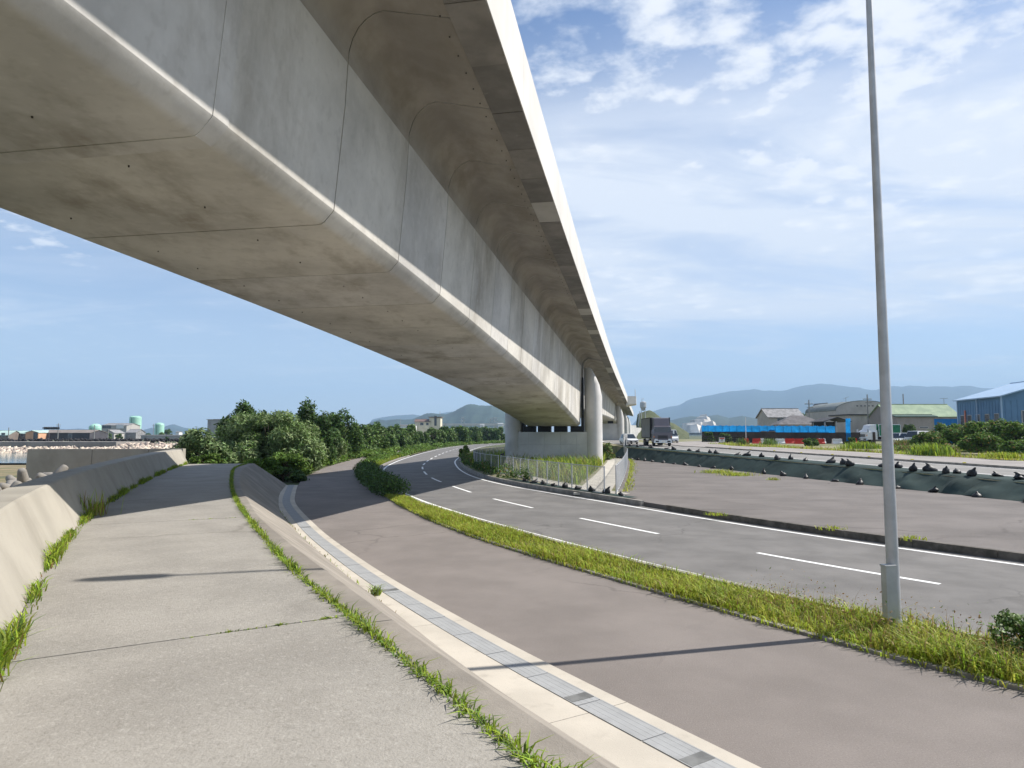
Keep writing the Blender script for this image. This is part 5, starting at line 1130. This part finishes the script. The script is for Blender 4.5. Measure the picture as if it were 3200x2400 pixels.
def low_shrubs(cv,w0,w1,t0,t1,n,z,name,label,size,m,leafn,leaf,hmul=1.0,seed=0,mix=None):
    """an unbroken thicket that nobody could count"""
    r=np.random.default_rng(seed+500); P=[];D=[]
    for k in range(n):
        t=r.uniform(t0,t1); w=r.uniform(w0,w1); c=cv.off(t,w); s=size*r.uniform(.6,1.3); p,d=blobs(leafn,[(c[0],c[1],z+s*.35*hmul,s,s,s*.55*hmul)],r); P.append(p);D.append(d)
    P=np.concatenate(P);D=np.concatenate(D); V,F=leafquads(P,leaf,1.7,.4,D*.6,r); V=keepz(V,z); mats=[m]; mi=None
    if mix: mats=[m]+[a for a,_ in mix]; ps=[1-sum(b for _,b in mix)]+[b for _,b in mix]; mi=r.choice(len(mats),len(F),p=ps)
    return tag(meshobj(name,V,F,mats,None,mi=mi),label,None,kind='stuff')
o=low_shrubs(BOR,-3.4,-0.5,BOR.near((-14.9,50)),BOR.L-1,190,0,'undergrowth','bright green creeping undergrowth along the outer edge of the pavement',.75,L_bright,170,.17,seed=1,mix=[(L_mid,.4)],hmul=1.1)
o=low_shrubs(DASH,-6.2,-4.4,DASH.near((-8.8,66)),DASH.near((-11.4,143)),170,0.03,'undergrowth','green shrubs between pavement and lower road beyond the bridge shadow',.55,L_bright,150,.15,seed=2,mix=[(L_mid,.45)])
o=low_shrubs(ROW,-1.5,6.0,2,ROW.L-4,200,0,'undergrowth','mixed green thicket under the row of trees',1.0,L_mid,110,.28,seed=3,mix=[(L_bright,.35)],hmul=.9)
# clipped dark hedge on the strip where the bridge shadow crosses
HED=Curve([tuple((GRL.at(t_)+DASH.off(DASH.near(GRL.at(t_)),-3.9))/2) for t_ in np.linspace(GRL.near((-5.9,32.0)),GRL.near((-12.2,54)),20)],0.6)
hr=thing('hedge','dark clipped hedge on the strip between pavement and road in the bridge shadow','hedge',(*HED.at(HED.L/2),.05))
r=np.random.default_rng(77); E=[]
for t_ in np.linspace(.4,HED.L-.3,64):
    for w in (-.35,.35): c=HED.off(t_,w*r.uniform(.6,1.2)); E.append((c[0],c[1],.42+r.uniform(-.05,.12),.55,.55,.42+r.uniform(-.06,.1)))
P,d=blobs(15000,E,r,.3); V,F=leafquads(P,.085,1.5,.4,d*.9,r); meshobj('foliage',keepz(V,.05),F,[L_dark,L_mid],hr,mi=r.choice(2,len(F),p=[.8,.2]))
st=MB()
for t_ in np.linspace(.5,HED.L-.4,26): c=HED.at(t_); st.tube([(c[0],c[1],-.05),(c[0]+.05,c[1],.5)],.02,5)
st.build('stems',M_bark,hr)
# ------------------------------------------------------------------ grass
def blades(P,h,w,lean=.5,r=rng):
    n=len(P); a=r.uniform(0,2*math.pi,n); H=h*r.uniform(.45,1.25,n) if np.isscalar(h) else h*r.uniform(.6,1.2,n); L_=H*lean*r.uniform(.2,1.4,n); dx=np.stack([np.cos(a),np.sin(a),np.zeros(n)],1); sd=np.stack([-np.sin(a),np.cos(a),np.zeros(n)],1)*(w*r.uniform(.6,1.4,n))[:,None]*.5
    up=np.array([0,0,1.0]); m=P+up*(H*.6)[:,None]+dx*(L_*.35)[:,None]; tp=P+up*(H*(1-.25*lean))[:,None]+dx*L_[:,None]
    V=np.stack([P-sd,P+sd,m+sd*.8,m-sd*.8,tp+sd*.15,tp-sd*.15],1).reshape(-1,3); o=np.arange(n)[:,None]*6; F=np.concatenate([o+np.array([[0,1,2,3]]),o+np.array([[3,2,4,5]])],1).reshape(-1,4); return V,F
def grass(name,label,P,h,w,mats,ps,lean=.5,seed=0,cat=None):
    r=np.random.default_rng(seed+900); V,F=blades(P,h,w,lean,r); mi=np.repeat(r.choice(len(mats),len(P),p=ps),2); return tag(meshobj(name,V,F,mats,None,mi=mi),label,cat,kind='stuff')
r=np.random.default_rng(42)
def strip_pts(n,t0,t1,fa,fb,z,r):
    t=r.uniform(t0,t1,n); out=np.zeros((n,3))
    for i in range(n):
        a=GRL.at(t[i]); b=DASH.off(DASH.near(a),-3.9); k=r.uniform(fa,fb); out[i,:2]=a+(b-a)*k; out[i,2]=z
    return out
tA,tB=GRL.near((8.2,5.6)),GRL.near((-6.1,32.6))
P=strip_pts(60000,tA,tB,.03,1.02,.04,r)
# thicker and thinner patches, lower towards the pavement
k=.5+.5*np.sin(P[:,0]*1.7+P[:,1]*.9)*np.sin(P[:,0]*.6-P[:,1]*1.3); hh=.10+.12*k+.045*r.normal(size=len(P)); kk=r.uniform(size=len(P))<.35+.75*k; P=P[kk]; hh=hh[kk]; near=np.exp(-((P[:,0]-6.6)**2+(P[:,1]-9.4)**2)/3.0); hh=np.clip(hh*(1+.55*near),.07,.55)
grass('strip_grass','unmown yellow-green grass on the strip between pavement and lower road',P,hh,.016,[L_grass,L_grass2,L_dry],[.52,.41,.07],.9,1)
P2_=strip_pts(9000,tA,tB,-.06,.35,.03,r); grass('strip_grass','low ragged weeds spilling over the pavement edging',P2_,np.clip(.10+.05*r.normal(size=len(P2_)),.04,.25),.02,[L_grass,L_grass2],[.5,.5],1.0,2)
P=strip_pts(1500,tA,GRL.near((3.6,11.6)),.1,1.0,.05,r); V,F=leafquads(P+np.array([0,0,.30])+r.normal(size=P.shape)*np.array([.1,.1,.11]),.026,1.8,.5,None,r); tag(meshobj('dry_weeds',keepz(V,.05),F,[L_dry,L_mid],None,mi=r.choice(2,len(F),p=[.75,.25])),'reddish dry weeds around the foot of the lamp post',None,kind='stuff')
P=strip_pts(2500,GRL.near((-12.3,54.5)),GRL.near((-16,92)),.1,.95,.04,r); grass('strip_grass','tall grass on the strip beyond the hedge',P,.45,.03,[L_grass,L_grass2],[.6,.4],.6,3)
for lb,x,y,s,sd in (('small-leaved green bush on the grassy strip at the right edge',6.85,9.15,.55,21),):
    plant('bush',lb,'bush',x,y,.03,s,s*.8,.62,4200,.042,L_mid,k=26,seed=sd,elong=1.5,mix=[(L_silver,.35),(L_bright,.1)],spikes=60)
P=strip_pts(700,tA,GRL.near((3.6,11.6)),.1,1.0,.05,r); grass('dry_stalks','thin dry seed stalks rising above the grass near the lamp post',P,.40,.006,[L_dry,L_grass2],[.7,.3],.35,71)
# weeds at the foot of the seawall, along the slab edge and in the joints
tl=r.uniform(PL.near((-3.0,3.7)),PL.L-1,14000); dens=.5+.5*np.sin(tl*2.1)*np.sin(tl*.83+1); keep=(r.uniform(size=len(tl))<np.clip(1.7*dens-.45,.04,1)); tl=tl[keep]
P=np.array([[*PL.off(t_,min(.13,abs(r.normal())*.05)),PZ] for t_ in tl]); hh=np.clip((.06+.11*(.5+.5*np.sin(tl*2.1)*np.sin(tl*.83+1)))*(1+.3*r.normal(size=len(tl))),.04,.3)
grass('wall_weeds','green weeds growing along the foot of the seawall',P,hh,.013,[L_grass,L_bright,L_dry],[.6,.34,.06],.85,5)
c=PL.off(PL.near((-8.3,13.4)),.05); P=np.concatenate([np.array([c[0],c[1],PZ])+r.normal(size=(90,3))*np.array([.12,.2,0])]); o=grass('tall_weed','tall weed with dry seed heads against the seawall',P,.5,.013,[L_grass,L_dry],[.75,.25],.5,6,cat='weed')
tl=r.uniform(PR.near((1.6,.6)),PR.L-.6,11000); P=np.array([[*PR.off(t_,r.normal()*.026),PZ-.01] for t_ in tl]); hh=np.clip((.04+.055*(.5+.5*np.sin(tl*3.1)*np.sin(tl*1.13)))*(1+.35*r.normal(size=len(tl))),.025,.22)
grass('joint_weeds','thin line of green weeds along the slab edge of the footpath',P,hh,.011,[L_grass,L_bright],[.55,.45],1.2,7)
def joint_pts(ty,n,a,b):
    rr=PR.at(ty); d=PR.dir(ty); l=PL.at(PL.near(rr+np.array([-d[1],d[0]])*2.7)); k=r.uniform(a,b,n); k=k+.03*np.sin(k*40); return np.stack([rr[0]+(l[0]-rr[0])*k,rr[1]+(l[1]-rr[1])*k,np.full(n,PZ-.01)],1)
P=np.concatenate([joint_pts(br[2],110,.0,.5),joint_pts(br[2],40,.05,.13),joint_pts(br[2],36,.2,.27),joint_pts(br[3],60,.1,.35)]); grass('joint_weeds','sparse weeds in the cross joints of the footpath slabs',P,.03,.011,[L_grass,L_mid],[.5,.5],1.5,8)
tl=r.uniform(SLB.near((-1.8,11)),SLB.near((-9,26)),240); P=np.array([[*SLB.off(t_,r.normal()*.05-.06),.06] for t_ in tl]); grass('bank_weeds','sparse small weeds at the foot of the concrete bank',P,.09,.014,[L_grass,L_mid,L_dry],[.4,.3,.3],.8,9)
c=SLB.at(SLB.near((-2.55,12.6))); P=np.array([c[0]+.04,c[1]+.02,.06])+np.clip(r.normal(size=(70,3)),-1.5,1.5)*np.array([.055,.055,0]); o=grass('weed','single weed tuft on the pale drain border','x',.2,.02,[L_grass,L_silver],[.6,.4],.9,10) if False else grass('weed','single weed tuft on the pale drain border',P,.2,.02,[L_grass,L_silver],[.6,.4],.9,10,cat='weed')
# grass inside the fence and weeds on the island kerb
def poly_pts(n,x0,x1,y0,y1,test,z,r):
    out=[]
    while len(out)<n:
        p=(r.uniform(x0,x1),r.uniform(y0,y1))
        if test(*p): out.append((*p,z))
    return np.array(out)
def in_isl(x,y):
    tr=FRC.near((x,y)); f=FRC.at(tr)
    if x>f[0]-2.3 : return False
    te=EDGE.near((x,y)); e=EDGE.at(te)
    if x<e[0]+1.2: return False
    g=FLC.at(FLC.near((x,y))); 
    return np.hypot(x-g[0],y-g[1])>1.45 and (x>g[0] or y>g[1]) and not (64.6<y<67.4 and -1.2<x<8.8)
P=poly_pts(24000,-5,12,36,90,in_isl,.15,r); grass('island_grass','rough grass growing inside the mesh fence round the pier',P,np.clip(.75+.25*r.normal(size=len(P)),.2,1.3),.05,[L_grass,L_grass2,L_dry,L_mid],[.38,.15,.07,.4],.6,11)
tl=r.uniform(FRC.near((5.2,33.5)),FRC.L-1,1100); P=np.array([[*FRC.off(t_,.25+abs(r.normal())*.22),.165] for t_ in tl]); grass('fence_grass','fringe of grass along the fence at the edge of the paved lot',P,.17,.03,[L_grass,L_grass2],[.5,.5],.8,12)
o=low_shrubs(EDGE,.9,2.2,EDGE.near((-.6,41)),EDGE.near((-6.4,76)),46,.2,'kerb_weeds','tall dark weeds behind the kerb left of the pier',.55,L_mid,170,.11,hmul=1.4,seed=5,mix=[(L_dark,.45),(L_dry,.06)])
plant('bush','brownish green bush beside the pier under the second span','bush',10.6,77,.2,1.3,1.6,2.1,4200,.14,L_mid,k=18,seed=31,mix=[(L_dry,.22),(L_dark,.2)])
plant('bush','small yellow-green bush at the left tip of the fenced island','bush',-6.0,86,.1,.9,1.2,1.5,2200,.15,L_bright,k=12,seed=32,mix=[(L_dry,.12)])
# scattered tufts on the lot
for i,(u,v,n,h,lb) in enumerate(((2245,1478,420,.30,'yellow-green grass patch at the foot of the green sheet, left one'),(2300,1486,380,.28,'yellow-green grass patch at the foot of the green sheet, right one'),(2420,1500,90,.2,'small grass tuft at the foot of the sheet left of the lamp post'),(2608,1655,60,.14,'tiny grass tuft behind the dark kerb left of the lamp post'),(2845,1687,60,.14,'tiny grass tuft behind the dark kerb right of the lamp post'),(2245,1610,60,.12,'tiny grass tuft behind the dark kerb, leftmost'))):
    c=onz(u,v,.165); P=np.array([c.x,c.y,.165])+r.normal(size=(n,3))*np.array([.55 if n>200 else .22,.5 if n>200 else .15,0]); o=grass('grass_tuft',lb,P,h,.03,[L_grass,L_grass2],[.5,.5],.7,40+i,cat='grass')
# right side: weeds beyond the upper road
def upts(n,s0,s1,w0,w1,dz=0.0):
    s=r.uniform(s0,s1,n); w=r.uniform(w0,w1,n); return np.array([U(a,b,dz-.05) for a,b in zip(s,w)])
P=upts(9000,-22,62,12.5,16.5); grass('verge_grass','grassy verge beyond the far pavement of the upper road',P,np.clip(.30+.14*r.normal(size=len(P)),.1,.7),.05,[L_grass,L_grass2,L_dry],[.42,.36,.22],.7,13)
def clump(lb,u0,u1,v0,v1,y,m,n,w=.05,lean=.45,mats=None):
    x0,x1=xat(u0,y),xat(u1,y); zb=1.35 if y<60 else 1.62; H=zat(v0,y)-zb; P=np.stack([r.normal((x0+x1)/2,(x1-x0)/4.2,n),r.normal(y,.9,n),np.full(n,zb)],1); hh=H*np.clip(1-((P[:,0]-(x0+x1)/2)/((x1-x0)*.62))**2,.25,1); o=grass('reed_clump',lb,P,hh,w,mats or [L_grass,m],[.6,.4],lean,int(u0),cat='reeds')
clump('bright green reed clump right of the lamp post beyond the upper road',2846,2962,1382,1428,55,L_bright,900)
clump('green reed clump left of the lamp post beyond the upper road',2625,2752,1378,1412,66,L_mid,900)
clump('yellow-green grass clump near the right edge beyond the upper road',3085,3165,1410,1440,48,L_grass2,600)
clump('pale grass clump between the red and white barriers',2378,2422,1368,1389,88,L_silver,350,mats=[L_mid,L_silver])
clump('dry brownish grass right behind the lamp post, before the parked cars',2770,2870,1368,1405,72,L_dry,700,mats=[L_mid,L_dry])
clump('short reed clump by the thin white pole',2311,2326,1366,1391,90,L_mid,200,mats=[L_dark,L_mid])
for lb,u0,u1,vt,y,m,mixm,sd,n in (('dark green bush in front of the red barriers',2506,2558,1368,80,L_mid,[(L_dark,.4)],51,2600),('dark shrub at the left end of the dark wall',2190,2232,1350,111,L_dark,[(L_mid,.3)],52,2000),('second dark shrub against the dark wall, beside the shrub at its end',2235,2290,1352,109,L_dark,[(L_mid,.3)],53,2200),('round dark bush in front of the taupe lean-to',2814,2870,1322,112,L_dark,[(L_mid,.2)],54,2600),('small bush between barrier and green truck',2640,2668,1366,90,L_mid,[(L_dark,.4)],55,1500)):
    x0,x1=xat(u0,y),xat(u1,y); plant('bush',lb,'bush',(x0+x1)/2,y,1.66,(x1-x0)/2,(x1-x0)/2.2,zat(vt,y)-1.66,n,.17,m,k=18,seed=sd,mix=mixm)
for i,(u0,u1,vt,y,lb) in enumerate(((2850,2950,1352,68,'low left tail of the overgrown mound right of the lamp post'),(2905,3010,1322,70,'bushy part of the overgrown mound below the blue hoarding'),(2985,3090,1312,69,'tall bushy part of the overgrown mound below the blue shed windows'),(3060,3165,1309,68,'tall bushy part of the overgrown mound below the blue shed corner'),(3130,3250,1314,66,'bushy right end of the overgrown mound at the picture edge'),(3000,3120,1352,61,'lower front bush of the overgrown mound, left of the dark hollow'),(3130,3240,1375,56,'lower front bush of the overgrown mound at the right edge'))):
    x0,x1=xat(u0,y),xat(u1,y); plant('mound_bush',lb,'bush',(x0+x1)/2,y,1.4,(x1-x0)/1.75,1.9,zat(vt,y)-1.4,6500,.17,L_mid,k=30,seed=60+i,mix=[(L_bright,.32),(L_dark,.12),(L_dry,.05)],spikes=40,group='bushes of the overgrown mound')
o=low_shrubs(Curve([(37,64),(43,66),(50,66),(58,62)],1.0),-2.5,2.0,0,21,60,1.4,'mound_weeds','mixed weeds and dry stalks in front of the overgrown mound',.7,L_mid,120,.14,seed=8,mix=[(L_dry,.3),(L_bright,.2)])
# far trees
for i,(u,vt,y,s,lb) in enumerate(((2545,1283,190,1.4,'dark tree left of the brown gabled house'),(2588,1287,186,1.3,'dark tree right of the brown gabled house'))): 
    p=(xat(u,y),y); row_tree('garden_tree',lb,'tree',p,1.7,(zat(vt,y)-1.7)/4.2,i,'trees by the brown gable')
for i,(u,vt,y,lb) in enumerate(((340,1352,290,'low dark tree beside the pale gabled shed across the water'),(375,1354,288,'low dark tree right of the pale gabled shed across the water'),(440,1352,330,'green tree below the tall mint green tank'),(465,1353,335,'green tree between the two right hand tanks'),(530,1341,340,'round dark tree right of the shorter tank'),(505,1350,335,'small green tree in front of the shorter tank'),(525,1364,250,'low bush in front of the harbour wall'))):
    row_tree('harbour_tree',lb,'tree',(xat(u,y),y),.6,(zat(vt,y)-.6)/4.2,i,'trees across the water')
for i in range(12):
    u=1385+i*15.5+rng.uniform(-4,4); y=300+rng.uniform(-20,20); row_tree('far_tree',f'small far tree below the long white bridge, {words[i]} from the left','tree',(xat(u,y),y),0,(zat(1335+rng.uniform(-2,2),y))/4.2,i,'far trees below the long white bridge')
